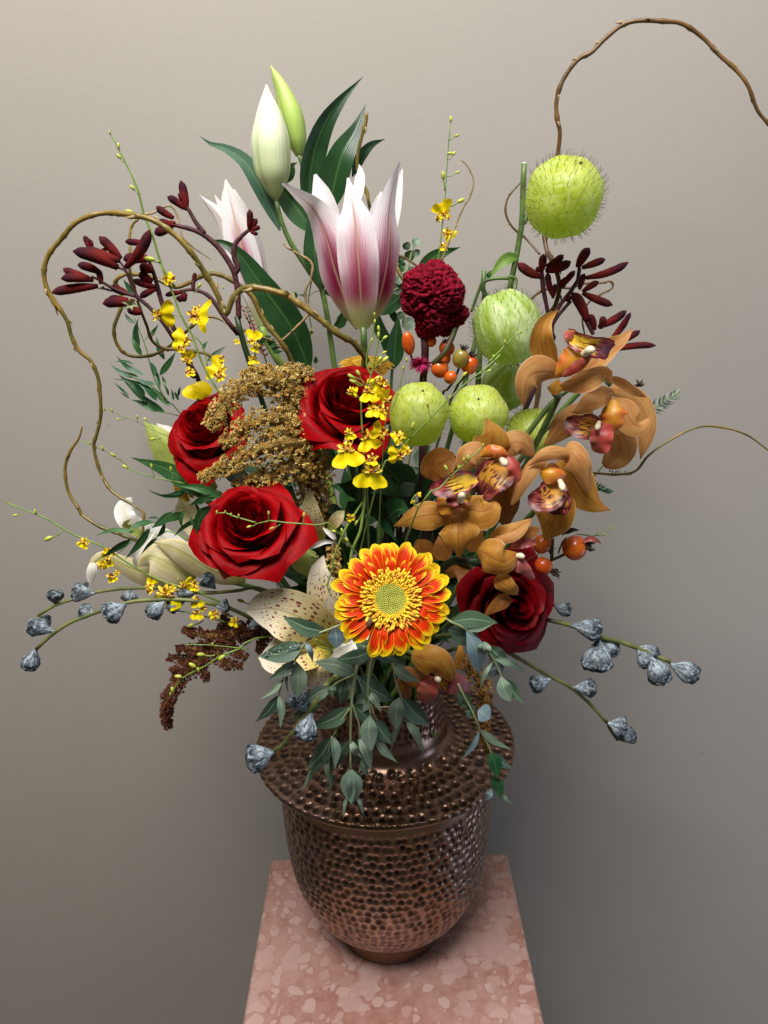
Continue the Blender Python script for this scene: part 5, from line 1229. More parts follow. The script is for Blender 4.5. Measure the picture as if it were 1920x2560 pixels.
pods('upper right seed pod branch ending in a group of three grey pods', .60,
  ('K',[(1315,722,0),(1220,682,0),(1100,632,0),(1000,598,0),(900,575,0),(740,510,0),(600,476,.4),(400,440,2)]), [13,14,14,14,14,14,14,14],
  [('K',(735,505,-.3),(905,540,-.8),62),('K',(893,590,-.4),(878,770,-1),85),('K',(905,590,.2),(985,670,.4),52),('K',(1110,640,.3),(1240,680,.5),44),('K',(1120,650,-.1),(1190,740,-.2),46),('K',(1195,690,-.5),(1275,840,-1),66),('K',(1315,738,-.2),(1475,805,-.6),62),('K',(625,385,.4),(720,425,.4),40)],
  [('K',[(500,440,1.5),(570,400,.8),(630,385,.4)],[9,9,9])])
pods('lower right seed pod branch hanging down to a double grey pod', .59,
  ('K',[(945,1085,0),(850,980,0),(720,868,0),(590,800,0),(400,690,0),(250,612,.4),(120,560,2)]), [11,12,13,13,14,14,14],
  [('K',(605,825,-.2),(495,868,-.5),50),('K',(745,875,-.1),(875,875,-.3),50),('K',(950,1085,-.3),(1050,1120,-.7),58),('K',(1000,1180,.2),(1110,1150,.3),46),('K',(255,700,.6),(290,790,.5),46)],
  [('K',[(945,1085,.1),(965,1130,.2),(1005,1185,.3)],[9,9,9])])
pods('front seed pod branch dropping left over the copper brim, two pale pods on it', .50,
  ('J',[(290,1490,0),(320,1478,0),(400,1388,0),(470,1290,.3),(555,1180,1),(620,1080,2)]), [12,20,17,16,16,16],
  [('J',(295,1490,0),(140,1545,-.4),75),('J',(515,1265,-.3),(480,1410,-.5),62),('J',(480,1250,.4),(420,1150,.4),66)])

# ================================================================ oncidium sprays
b = NB('oncid_yellow'); n1 = b.noise(b.obj(), 180, 3)
M['oncid_yellow'] = b.fin(b.mix(b.rng(n1,.3,.7), (.90,.66,.003), (.86,.74,.008)), .42, n1, .15, .0006, .22, tcol=(.95,.75,.01), spec=.15)
b = NB('oncid_barred'); n1 = b.noise(b.obj(), 420, 2, .5)
M['oncid_barred'] = b.fin(b.mix(b.rng(n1,.51,.56), (.85,.62,.02), (.20,.03,.008)), .5, None, trans=.1)
simple('oncid_centre', (.80,.45,.02), .5, .5, 700, col2=(.30,.03,.01))
simple('bud_yellowgreen', (.48,.52,.06), .45, .3, 150)
simple('stem_oncid', (.20,.32,.05), .5, .35, 100)
def floret(p, c, x, y, s, ang, dz=0.0, face=(0,-1,.15), skirt=1.0, Y=None, sd=1):
    """one dancing lady floret: a wide two lobed yellow skirt, five small barred tepals and a warty centre; s = skirt width in photo px"""
    Y = Y or p.Y; rnd = random.Random(sd*17+int(x))
    o = pp(c,[(x,y,dz)],Y)[0]; S = mpx('s', Y, s)*.46
    z = (Vector(face)+Vector((rnd.uniform(-.5,.5),0,rnd.uniform(-.4,.4)))).normalized()
    a = R(ang); down = (CR@Vector((math.sin(a), -math.cos(a), 0)))
    down = (down-z*down.dot(z)).normalized(); rt = down.cross(z)
    g = G(); V=[];UV=[];F=[]; nu_, nv_ = 12, 8; sk = skirt
    for i in range(nv_+1):
        v = i/nv_
        for k in range(nu_+1):
            u = -1+2*k/nu_
            w = S*(.22+.78*math.sin(min(1,v*1.15)*math.pi/2)**1.3)*sk
            L = S*1.15*v*sk*(1-.22*abs(u)**3 - (.22*math.exp(-(u/.16)**2) if v>.6 else 0)*(v-.6)*2.5)
            wav = S*.16*math.sin(u*7+sd)*v+S*.22*noise.noise(Vector((u*2.5,v*2.5,sd*1.7)))*v+S*.28*(v**2)*rnd.uniform(.9,1.1)-S*.25*u*u*v
            V.append(tuple(o+rt*u*w+down*L+z*wav)); UV.append((k/nu_, v))
    for i in range(nv_):
        for k in range(nu_):
            a_=i*(nu_+1)+k; F.append((a_,a_+1,a_+nu_+2,a_+nu_+1))
    g.add(V,F,UV); lipo = g.build('floret', M['oncid_yellow'], p.t)
    g = G()
    for k, th in enumerate((90, 35, 145, -12, 192)):
        t_ = R(th+rnd.uniform(-14,14)); d = (rt*math.cos(t_)-down*math.sin(t_))
        P = [o, o+d*S*.30+z*S*.12, o+d*S*rnd.uniform(.62,.85)+z*S*rnd.uniform(-.15,.2)]
        blade(g, P, S*.17, 'round', nv=6, nu=4, cup=.3, ruff=.4, rf=3, seed=k)
    g.build('tepals', M['oncid_barred'], lipo)
    g = G(); ball(g, o+z*S*.14+down*S*.08, S*.15, seg=8, rings=6, disp=.8, df=5); ball(g, o+z*S*.22-down*S*.06, S*.09, seg=7, rings=5)
    g.build('crest', M['oncid_centre'], lipo)
def obud(p, c, x, y, r, d=(0,0,1), dz=0, mat='bud_yellowgreen', frm=None):
    o = pp(c,[(x,y,dz)],p.Y)[0]; rr = mpx(c,p.Y,r)
    ax = Vector(d)
    if frm:
        f = pp(c,[(frm[0],frm[1],dz)],p.Y)[0]; ax = (o-f)
        g = G(); m_ = f.lerp(o,.5)+Vector((0,0,-rr*.4)); tube(g,[f,m_,o],[rr*.22,rr*.2,rr*.22],5,n=5); g.build('pedicel',M['stem_oncid'],p.t)
        ax.normalize()
    g = G(); ball(g, o+ax.normalized()*rr*.5, rr, seg=9, rings=7, axis=ax, sc3=(.62,.62,1.25)); g.build('bud', M[mat], p.t)
def spray(label, Y, stems, florets=(), buds=(), neck=True):
    p = Plant('oncidium_spray', label, 'orchid spray', Y, None, 'yellow dancing lady orchid sprays')
    for i, (c, pts, hw) in enumerate(stems):
        if neck and i == 0: pts = pts[::-1]; hw = hw[::-1]
        p.tube('stem', c, pts, hw, 'stem_oncid', sides=6, neck=(neck and i==0))
    for i, f in enumerate(florets):
        c, x, y, s, ang = f[:5]; dz = f[5] if len(f) > 5 else -.3; sk = f[6] if len(f) > 6 else 1.0
        floret(p, c, x, y, s, ang, dz, skirt=sk, sd=i+len(label))
    for bd in buds:
        c, x, y, r = bd[:4]; obud(p, c, x, y, r, frm=bd[4] if len(bd) > 4 else None, dz=bd[5] if len(bd) > 5 else -.1)
    return p
spray('central spray of bright yellow dancing orchids hanging before the centre rose', .515,
  [('F',[(655,1700,0),(640,1560,0),(632,1440,0),(618,1250,0),(612,1060,0),(645,960,0),(690,870,0),(705,780,0),(735,650,0),(750,530,0)],[9,9,9,9,9,9,8,8,7,6]),
   ('F',[(690,870,0),(655,800,0),(658,700,0),(690,600,0),(712,480,0),(710,410,0)],[7,6,6,6,5,4]),
   ('J',[(690,560,-.2),(735,440,-.2),(760,300,-.2),(805,190,-.2),(820,100,0),(832,0,0),(826,-120,0)],[8,8,9,9,9,9,9]),
   ('Q',[(930,1670,-.2),(890,1600,-.2),(880,1520,-.2),(935,1370,-.2),(960,1200,-.2),(1040,980,-.2),(1110,830,-.2),(1230,640,0),(1310,520,.2)],[8,9,10,11,12,13,14,14,14]),
   ('F',[(600,1040,0),(560,1020,-.2),(500,1000,-.3)],[5,5,5]),('F',[(640,950,0),(620,910,0),(550,880,0)],[6,6,6]),('F',[(640,1420,0),(700,1410,0),(760,1380,0)],[5,5,5])],
  [('F',675,985,46,0,-.5,1.2),('F',770,930,62,-50,-.3,1.1),('F',800,1050,50,-150,-.4),('F',700,1110,48,10,-.5),('F',765,1130,46,-20,-.6),('F',520,1300,38,10,-.5),('F',500,1420,68,8,-.7,1.35),('F',655,1330,64,20,-.2,1.1),
   ('F',770,1300,52,-110,-.5),('F',900,1330,50,-60,-.5,.8),('F',900,1470,52,-85,-.6),('F',960,1440,40,-120,-.6,.9),('F',695,1500,50,0,-.6,.7),('F',690,1580,78,-4,-.7,1.2),('F',455,1480,30,20,-.4,1.2),('F',540,990,40,80,-.5,.8),
   ('Q',1160,690,30,20,-.3,.8)],
  [('F',545,885,24,(640,950)),('F',595,862,22,(640,940)),('F',560,920,24,(620,950)),('F',720,905,26,(660,960)),('F',745,760,22,(710,820)),('F',785,760,26,(745,800)),('F',785,590,18,(745,620)),('F',742,575,20,(740,620)),('F',745,525,18,(750,560)),
   ('F',715,470,14,(712,500)),('F',712,415,12,(712,450)),('F',780,700,16,(735,720)),('F',690,610,14,(680,640)),
   ('Q',975,880,26,(1050,900)),('Q',1060,880,28,(1075,940)),('Q',1125,990,30,(1200,1090)),('Q',890,1300,22,(950,1200)),('Q',960,1320,16,(940,1340)),('Q',855,1530,20,(895,1500)),('Q',1065,1600,14,(1050,1590)),('Q',910,1560,14,(890,1540)),('Q',1240,760,30,(1300,660)),
   ('Q',1140,1290,18,(1160,1330)),('Q',975,1590,14,(930,1640))])
spray('green orchid bud stem crossing in front of the front left rose', .475,
  [('Q',[(960,835,0),(900,825,0),(700,795,0),(550,783,0),(300,765,0),(160,745,0),(0,785,0)],[12,12,12,12,11,10,9]),('I',[(1420,300,0),(1350,280,0),(1290,262,0),(1240,243,0),(1190,245,0)],[5,5,5,4,3])],
  [], [('Q',155,665,24,(158,745)),('Q',205,835,26,(300,790)),('Q',588,690,28,(580,775)),('I',1190,243,10),('I',1240,240,8),('I',1275,258,10),('I',1320,262,9),('I',1385,322,12,(1430,305))], neck=True)
spray('tall yellow dancing orchid spray leaning left through the kangaroo paw', .635,
  [('E',[(965,920,0),(900,820,0),(830,680,0),(780,530,0),(700,390,0),(650,250,0),(600,130,0),(545,0,0)],[10,10,9,9,9,9,8,8]),
   ('A',[(1040,1470,0),(960,1340,0),(905,1160,0),(855,1040,0),(820,900,0),(780,800,0),(740,720,0),(700,640,0),(650,548,0)],[9,8,8,8,7,7,6,5,4]),
   ('E',[(715,395,0),(620,375,0),(560,370,0)],[3,3,3]),('E',[(880,730,0),(850,600,.2),(790,520,.2)],[5,5,4])],
  [('E',590,130,30,60,-.3,.9),('E',640,135,38,-110,-.3,1.0),('E',540,375,56,88,-.3,1.35),('E',800,380,72,78,-.3,1.25),('E',830,410,40,-20,-.5,.7),('E',735,560,52,-100,-.4,1.3),('E',700,610,34,0,-.4,.6),
   ('E',745,690,54,165,-.3,1.0),('E',760,770,44,10,-.3,.6),('E',975,770,60,-120,-.2,1.25),('E',960,800,40,20,-.4,.7),('E',980,680,28,0,.2,.6),('E',1190,560,44,165,.6,1.2),('E',1215,600,34,-20,.6,.8),('E',1085,560,24,20,.8,.7),('E',1195,680,34,10,.8,1.0)],
  [('A',790,880,16,(820,910)),('A',710,695,16,(735,720)),('A',702,635,14),('A',650,552,10),('A',900,1300,26,(950,1310)),('E',820,185,18,(790,230)),('A',775,1018,20,(845,1030)),('E',910,80,10),('E',990,195,10)])
for x_,y_,an in [(770,880,-20),(850,865,25)]:
    pass
p = Plant('yellow_petal_flower', 'plain yellow two lobed orchid bloom resting above the left red rose', 'orchid', .655)
p.blade('petal','E',[(800,960,0),(770,910,0),(745,870,.3)],62,'oncid_yellow','spoon',cup=.2,nv=10); p.blade('petal','E',[(820,960,-.2),(845,900,-.2),(860,835,.2)],68,'oncid_yellow','spoon',cup=-.2,nv=12,ruff=.06)
p.tube('stem','E',[(815,960,.2),(840,1100,1.5),(1000,1400,3)],[8,8,8],'stem_oncid',neck=True)
spray('slim yellow dancing orchid spray standing alone at upper right of the pink lily', .75,
  [('B',[(1530,1225,0),(1548,1080,0),(1568,900,0),(1580,700,0),(1590,560,0),(1600,450,0),(1605,400,0)],[8,7,6,6,5,4,3])],
  [('B',1570,960,56,-160,-.3,1.1),('B',1530,985,30,60,-.3,.6),('B',1585,1070,46,40,-.3,.9),('B',1560,1150,34,10,-.3,.7)],
  [('B',1605,405,14),('B',1635,498,13,(1592,520)),('B',1595,600,14,(1586,600)),('B',1618,607,13,(1590,640)),('B',1560,742,20,(1570,820)),('B',1640,715,13,(1583,738)),('B',1655,885,20,(1575,920))])
spray('long thin orchid spray sweeping in from the far left with small yellow flowers', .565,
  [('I',[(1620,1010,2),(1450,900,1),(1250,790,.3),(1050,705,0),(850,640,0),(680,550,0),(520,445,0),(330,365,0),(180,275,0),(80,235,0),(-60,180,0)],[7,7,7,7,7,7,6,6,5,5,4]),
   ('I',[(1240,890,.3),(1060,840,0),(940,820,0),(880,805,0)],[5,4,4,3])],
  [('R',45,640,40,-30,-.4,.8),('R',300,770,44,-110,-.4,.7),('R',255,760,24,30,-.4,.8),('R',290,850,38,20,-.4,.7),('R',220,880,40,110,-.3,.8),('R',320,1000,38,20,-.4,.8),('R',385,960,26,-30,-.4,.6),('R',730,1090,42,160,-.4,.8),('R',720,1140,36,40,-.4,.6),
   ('R',900,1165,72,-14,-.5,1.15),('R',960,1120,34,-60,-.4,.6),('R',1080,1090,44,90,-.4,1.0),('R',1190,1090,40,0,-.4,.7),('R',1200,1230,30,10,-.4,1.5),('R',1210,1370,34,0,-.4,1.1),('R',1280,1330,30,-30,-.4,.5),('R',1400,1390,44,-70,-.4,.6),('R',1600,1460,36,-20,-.4,.8)],
  [('I',200,390,22,(275,350)),('I',115,243,14),('I',1045,905,18,(1110,880)),('I',0,255,12,(60,240)),('I',1340,765,18,(1390,780)),('I',960,640,8)])
spray('thin green orchid bud stem at left reaching past the curly willow loop', .63,
  [('D',[(1720,1750,1),(1550,1692,.3),(1300,1640,0),(1100,1580,0),(1000,1490,0),(860,1412,0),(750,1360,0),(675,1330,0)],[9,8,7,6,6,6,5,4])], [],
  [('D',1045,1553,20,(1090,1580)),('D',945,1455,22,(1000,1490)),('D',850,1405,18),('D',745,1360,12),('D',1258,1552,18,(1275,1630)),('D',1420,1575,18,(1440,1660)),('D',770,1380,12),('D',1545,1670,14)])
spray('faint upper green bud stem reaching left from the left red rose', .66,
  [('D',[(1420,1330,.5),(1340,1280,0),(1200,1205,0),(1050,1145,0),(960,1105,0),(855,1070,0)],[6,6,5,5,4,3])], [],
  [('D',865,1078,13),('D',930,1085,13),('D',985,1155,14,(1050,1150)),('D',1138,1140,14,(1140,1180)),('D',1210,1160,16,(1280,1230)),('D',1275,1318,20,(1340,1310))])
spray('slender green bud stem slanting across the balloon fruits', .545,
  [('F',[(750,1630,0),(850,1490,0),(940,1390,0),(1100,1225,0),(1280,1045,0),(1400,930,0),(1560,810,0),(1659,715,0)],[8,8,8,7,7,7,7,7]),('G',[(340,980,0),(370,950,0),(450,870,0),(520,800,0),(575,765,0)],[6,6,6,5,4])], [],
  [('F',1280,1045,14),('F',1115,1100,18,(1135,1180)),('F',1385,870,20,(1300,960)),('F',1570,840,16,(1480,900)),('G',370,950,12),('G',450,850,14),('G',560,780,10),('G',330,1045,12,(270,1060)),('F',1000,1260,24,(980,1340)),('G',545,790,9)])
spray('short green bud stem in front of the centre balloon fruit', .555,
  [('F',[(790,1260,.5),(820,1180,0),(870,1060,0),(895,1000,0),(920,870,0),(950,780,0),(958,750,0)],[7,7,7,7,6,5,4])], [], [('F',955,760,14),('F',930,820,12),('F',895,1010,10),('F',812,1130,14)])
spray('green orchid bud stem slanting across the middle amber orchids', .515,
  [('H',[(250,640,.4),(380,520,0),(440,455,0),(500,400,0),(560,345,0),(640,270,0)],[7,7,7,7,6,4]),('H',[(250,640,.4),(215,600,.3),(235,560,.3)],[5,5,5])],
  [('H',250,560,18,90,-.2,.8),('H',215,605,16,90,-.2,.8)], [('H',635,272,9),('H',610,300,8),('H',545,350,16),('H',520,360,12),('H',418,408,16,(440,450)),('H',492,405,12)], neck=True)
spray('small green orchid bud stem curving over the rust brown amaranth', .535,
  [('I',[(1420,985,1),(1330,1045,.3),(1210,1090,0),(1130,1145,0),(1060,1180,0),(1000,1210,0),(960,1250,0),(925,1310,0)],[7,7,6,6,6,5,5,4]),('I',[(1380,1050,.4),(1200,1030,0),(1070,1022,0),(1000,1025,0)],[4,3,3,2])], [],
  [('I',1105,1082,20,(1180,1085)),('I',1055,1150,20,(1090,1170)),('I',1080,1178,14),('I',970,1212,18,(1000,1215)),('I',928,1300,18),('I',915,1320,10),('I',1225,1095,20,(1260,1070)),('I',1165,1025,10)])
spray('faint green bud sprig reaching right behind the rose hips', .60,
  [('S',[(700,830,1),(900,740,.5),(1100,680,.3),(1330,600,0),(1430,560,0),(1550,510,0),(1659,487,0)],[8,8,7,6,5,4,3]),('S',[(1200,560,0),(1300,570,0),(1370,580,0),(1490,570,0)],[5,8,6,6])], [],
  [('S',1420,545,10,(1440,560)),('S',1495,568,14),('S',1550,500,10),('S',1620,490,8)])
# ================================================================ silver leaved eucalyptus
def euc(label, Y, stems, leaves, neck=False, mat='leaf_euc', stemmat='stem_pale'):
    p = Plant('eucalyptus_sprig', label, 'eucalyptus', Y, None, 'silver green eucalyptus sprigs')
    for i, (c, pts, hw) in enumerate(stems): p.tube('stem', c, pts, hw, stemmat, sides=6, neck=False)
    rnd = random.Random(len(label))
    for i, L in enumerate(leaves):
        c, a, b_, hw = L[:4]; dz = L[4] if len(L) > 4 else rnd.uniform(-.5,.3); mt = L[5] if len(L) > 5 else (mat if rnd.random() < .62 else 'leaf_euc_dark')
        ax, ay = a; bx, by = b_; mx, my = (ax+bx)/2, (ay+by)/2; nx, ny = -(by-ay)*.05, (bx-ax)*.05; s_ = rnd.choice((-1,1))
        p.blade('leaf', c, [(ax,ay,dz*.4),(mx*.6+ax*.4+nx*s_,my*.6+ay*.4+ny*s_,dz-.15),(mx+nx*s_*1.3,my+ny*s_*1.3,dz-.2),(bx,by,dz+rnd.uniform(-.4,.5))], hw*1.18, mt, 'leaf' if hw < 34 else [.06,.45,.8,.98,1,.95,.82,.6,.33,.0], roll=rnd.uniform(-24,24), fold=rnd.uniform(.05,.22), cup=rnd.uniform(-.1,.15), nv=12, nu=6)
    return p
euc('long eucalyptus sprig hanging down the front centre of the vase', .515,
  [('J',[(810,880,.6),(800,940,0),(778,1035,-.2),(757,1200,-.3),(750,1430,-.3),(750,1600,-.2)],[8,9,9,8,7,5]),
   ('J',[(757,1200,-.3),(800,1330,-.5),(800,1410,-.4)],[5,5,5]),('J',[(745,1235,-.3),(690,1320,-.3),(648,1400,-.2)],[6,6,5]),('J',[(775,1035,-.2),(690,1070,-.2),(640,1110,-.1),(575,1215,0)],[6,6,5,4]),('J',[(615,1520,-.2),(600,1540,-.2)],[4,4]),('J',[(780,1035,-.2),(830,1140,0)],[5,5]),('J',[(755,1440,-.3),(815,1530,-.3)],[4,4]),('J',[(640,1400,-.2),(615,1510,-.2)],[4,4])],
  [('J',(778,1030),(535,960),44),('J',(770,1035),(680,1205),40,.4),('J',(748,1220),(522,1348),42),('J',(757,1215),(865,1320),40,.3,'leaf_euc_dark'),('J',(645,1400),(655,1603),25,-.4),('J',(635,1405),(493,1598),44,.2),('J',(745,1425),(635,1610),42,.5,'leaf_euc_dark'),
   ('J',(752,1425),(812,1528),20,-.4),('J',(800,1405),(872,1610),28,-.5),('J',(800,1408),(760,1590),24,.5,'leaf_euc_dark'),('J',(750,1590),(755,1800),40,-.3),('J',(640,1110),(465,1215),36),('J',(640,1098),(645,1176),22,-.4),('J',(575,1208),(385,1322),30),('J',(615,1520),(490,1680),16,-.2),('J',(612,1520),(628,1690),14,-.1),
   ('J',(705,1065),(690,1205),40,.3),('J',(790,1040),(1005,1190),50,.5,'leaf_euc_dark'),('J',(820,1530),(852,1640),20,0),('L',(620,240),(588,372),9,0),('L',(640,240),(692,358),9,0),('L',(625,120),(636,296),36,-.4),('L',(655,130),(668,250),22,.5,'leaf_euc_dark'),('L',(505,70),(380,236),13),('L',(512,80),(516,285),10,.2,'leaf_euc_dark'),
   ('J',(740,1040),(600,985),30,.8,'leaf_euc_dark'),('J',(850,1145),(775,1260),42,.5)])
euc('middle eucalyptus sprig hanging just right of centre with one broad pale leaf', .505,
  [('J',[(905,870,.6),(885,895,0),(862,1000,-.3),(853,1140,-.5),(868,1275,-.6)],[8,8,8,7,5]),('J',[(865,1170,-.4),(885,1260,-.4),(905,1300,0)],[5,5,4])],
  [('J',(868,1272),(876,1488),44,-.6,'leaf_euc'),('J',(855,1138),(933,1262),20,-.6),('J',(885,890),(665,946),38,-.1,'leaf_euc_dark'),('J',(900,888),(1035,955),34,.2,'leaf_euc_dark'),('J',(895,1290),(995,1450),36,.4,'leaf_euc_dark'),('J',(900,1410),(1030,1558),22,.2),('J',(870,1280),(860,1400),20,.6,'leaf_euc_dark'),('J',(880,870),(780,850),34,.9,'leaf_euc_dark'),('J',(890,1330),(1000,1400),26,.8,'leaf_euc_dark')])
euc('right of centre eucalyptus sprig ending in a narrow drooping leaf', .52,
  [('J',[(985,900,.6),(998,955,0),(1018,1080,-.2),(1046,1165,-.3),(1066,1290,-.4)],[7,7,7,7,5]),('J',[(930,1230,0),(1010,1290,.2)],[3,3])],
  [('J',(1046,1163),(1018,1362),40,-.6,'leaf_euc'),('J',(1058,1168),(1216,1334),48,.2,'leaf_euc_dark'),('J',(1010,990),(1168,1078),28,-.2),('J',(1070,1292),(1185,1505),22,-.5),('J',(1060,1300),(988,1500),16,.4),('J',(1000,960),(1085,985),30,.3,'leaf_euc_dark')])
euc('dark wet eucalyptus sprig lying over the freckled lily', .485,
  [('J',[(690,740,.8),(612,770,0),(540,800,-.1),(478,850,-.2),(430,935,-.2),(380,1005,-.1),(345,1080,0),(325,1160,.1)],[8,7,7,7,7,6,5,4])],
  [('J',(608,782),(352,692),42,0,'leaf_euc_dark'),('J',(475,852),(208,928),50,-.2,'leaf_euc_dark'),('J',(415,950),(262,1066),30,-.2,'leaf_euc'),('J',(425,955),(430,1180),42,.1,'leaf_euc'),('J',(350,1065),(213,1182),15,0,'leaf_euc'),('J',(328,1155),(180,1322),30,.2,'leaf_euc_dark'),('J',(325,1158),(333,1358),20,-.2,'leaf_euc'),('J',(480,840),(527,962),15,-.3,'leaf_euc_blue'),('J',(652,755),(665,880),44,.3,'leaf_euc_blue'),('J',(375,1020),(382,1150),7,0)])
wetb = NB('water_drop'); wetb.b.inputs['Transmission Weight'].default_value = .9; wetb.b.inputs['IOR'].default_value = 1.33
M['water_drop'] = wetb.fin((.85,.9,.9), .03, spec=.6)
wet = bpy.data.objects.get('eucalyptus_sprig.003') or [o for o in bpy.data.objects if o.get('label','').startswith('dark wet')][0]
g = G(); rnd = random.Random(12)
for i in range(46):
    t_ = rnd.uniform(.12,.88); w_ = rnd.uniform(-.75,.75)*math.sin(math.pi*t_)
    q_ = pp('J', [(475-267*t_, 852+76*t_+w_*36, -.42)], .485)[0]
    ball(g, q_, rnd.uniform(.0004,.0010), seg=8, rings=5, sc3=(1,1,.8))
g.build('water_drops', M['water_drop'], wet, kind='stuff')
euc('eucalyptus sprig fanning out right over the dark red rose', .525,
  [('J',[(1300,690,.8),(1345,722,0),(1440,770,0),(1535,865,0),(1600,950,0),(1640,1040,0),(1650,1100,0)],[8,8,8,8,7,6,5]),('K',[(275,705,0),(262,735,0),(240,790,0)],[4,4,3])],
  [('J',(1340,722),(1622,728),44,.3,'leaf_euc_dark'),('J',(1440,772),(1608,728),13,-.3,'leaf_euc'),('J',(1438,775),(1515,1030),46,-.2,'leaf_euc_blue'),('J',(1535,905),(1545,838),34,-.4,'leaf_euc'),('K',(240,625),(360,722),38,.5,'leaf_euc_dark'),('K',(275,705),(468,788),20,-.2,'leaf_euc'),('K',(262,725),(188,890),12,-.2,'leaf_euc'),('K',(315,808),(372,958),38,-.3,'leaf_euc'),('K',(345,825),(455,973),30,.3,'leaf_euc_dark'),('J',(1330,770),(1520,850),60,.7,'leaf_euc_dark'),('K',(195,660),(222,602),18,-.5,'leaf_euc')])
euc('eucalyptus sprig trailing down over the right side of the copper brim', .53,
  [('K',[(60,850,.8),(90,915,.2),(150,1030,0),(190,1125,0),(225,1190,0),(252,1258,0),(290,1400,.2),(318,1480,.4)],[7,7,7,6,6,5,4,3])],
  [('K',(175,1010),(248,1062),48,.1,'leaf_euc_blue'),('K',(160,1030),(100,1010),36,.3,'leaf_euc_dark'),('K',(195,1122),(385,1248),20,-.1,'leaf_euc'),('K',(186,1135),(75,1308),14,-.2,'leaf_euc_blue'),('K',(250,1255),(290,1412),34,-.2,'leaf_ruscus'),('K',(270,1265),(392,1362),24,.4,'leaf_euc_dark'),('K',(265,1400),(312,1535),32,.1,'leaf_ruscus'),('K',(312,1478),(405,1592),9,.2,'leaf_euc'),('K',(255,1470),(215,1548),18,.2,'leaf_euc_blue'),('K',(120,1000),(50,900),34,.6,'leaf_euc_dark')])
p = euc('round leaved eucalyptus sprig between the pink lily and the celosia', .745,
  [('B',[(1405,1110),(1375,1180),(1350,1280),(1318,1380),(1318,1450),(1330,1560),(1340,1650)],[4,5,6,7,7,8,8]),('B',[(1200,1500,.5),(1230,1440,.3),(1290,1400,0)],[4,4,4])],[])
for i,(x,y,r) in enumerate([(1398,1128,30),(1343,1150,28),(1362,1205,37),(1402,1190,27),(1308,1228,30),(1312,1272,34),(1372,1295,30),(1285,1398,44),(1350,1330,34),(1350,1610,46),(1308,1560,28),(1370,1520,40),(1300,1350,30)]):
    p.blade('leaf','B',[(x-r*.7,y+r*.5,.1*(i%3)),(x,y,-.2+.1*(i%4)),(x+r*.7,y-r*.6,.1*(i%2))],r*.85,['leaf_euc','leaf_euc_dark','leaf_mid'][i%3],'round',nv=8,cup=.2,roll=(i*37)%40-20)

# ================================================================ ruscus and other greens
def greens(label, Y, stems, leaves, mats=('leaf_ruscus','leaf_mid'), name='ruscus_sprig', cat='greenery', group='leafy green sprigs', stem='stem_green', neck=True, slim=1.1):
    p = Plant(name, label, cat, Y, None, group); rnd = random.Random(len(label)*3)
    for i,(c,pts,hw) in enumerate(stems): p.tube('stem', c, pts, hw, stem, sides=6, neck=(neck and i==0))
    for L in leaves:
        c,a,b_,hw = L[:4]; ax,ay=a; bx,by=b_; k=rnd.uniform(-.12,.12); nx,ny=-(by-ay)*k,(bx-ax)*k; dz=rnd.uniform(-.6,.6)
        mt = L[4] if len(L) > 4 else rnd.choice(mats)
        p.blade('leaf', c, [(ax,ay,dz*.3),((ax+bx)/2+nx,(ay+by)/2+ny,dz),(bx,by,dz+rnd.uniform(-.6,.4))], hw*slim, mt, 'leaf', roll=rnd.uniform(-30,30), fold=rnd.uniform(.1,.35), nv=12, nu=4)
    return p
greens('feathery dark green ruscus fan at left behind the willow loop', .80,
  [('D',[(1060,780,0),(1180,850,0),(1280,920,0),(1380,1000,0),(1500,1110,1)],[5,5,6,7,8]),('D',[(1110,300,0),(1160,430,0),(1210,560,0),(1250,720,0),(1300,860,0),(1380,1000,0)],[4,4,5,5,6,6]),('D',[(1270,1090,0),(1400,1105,0),(1520,1140,.6)],[3,4,5]),('D',[(1200,500,0),(1260,430,0)],[3,3])],
  [('D',(1190,785),(958,622),30),('D',(1150,805),(905,692),30),('D',(1210,1015),(980,780),46,'leaf_dark'),('D',(1290,865),(1110,792),26),('D',(1275,1090),(1080,990),30),('D',(1365,1095),(1140,920),46,'leaf_ruscus'),('D',(1215,875),(1050,818),26),('D',(1410,1045),(1240,860),38),
   ('D',(1290,800),(1228,665),30),('D',(1155,560),(1145,325),24,'leaf_dark'),('D',(1175,625),(1083,468),30),('D',(1120,560),(1155,300),18),('D',(1365,660),(1298,462),28),('D',(1325,790),(1462,590),34,'leaf_mid'),('D',(1235,490),(1318,365),24,'leaf_dark'),('D',(1375,885),(1338,785),17),
   ('D',(1070,965),(942,848),14),('D',(1120,362),(1028,262),22,'leaf_euc'),('D',(1100,120),(1018,-10),28,'leaf_ruscus'),('D',(1080,990),(990,928),12,'leaf_euc'),('D',(1110,700),(945,678),14),('D',(1080,850),(928,822),10),('D',(1330,900),(1270,700),18),('D',(1300,1000),(1130,850),36,'leaf_ruscus'),('D',(1200,960),(1100,850),30),
   ('D',(1440,1000),(1420,900),14),('D',(1480,960),(1500,880),14),('D',(1400,960),(1350,860),14),('D',(1480,1000),(1440,920),16)], slim=.78)
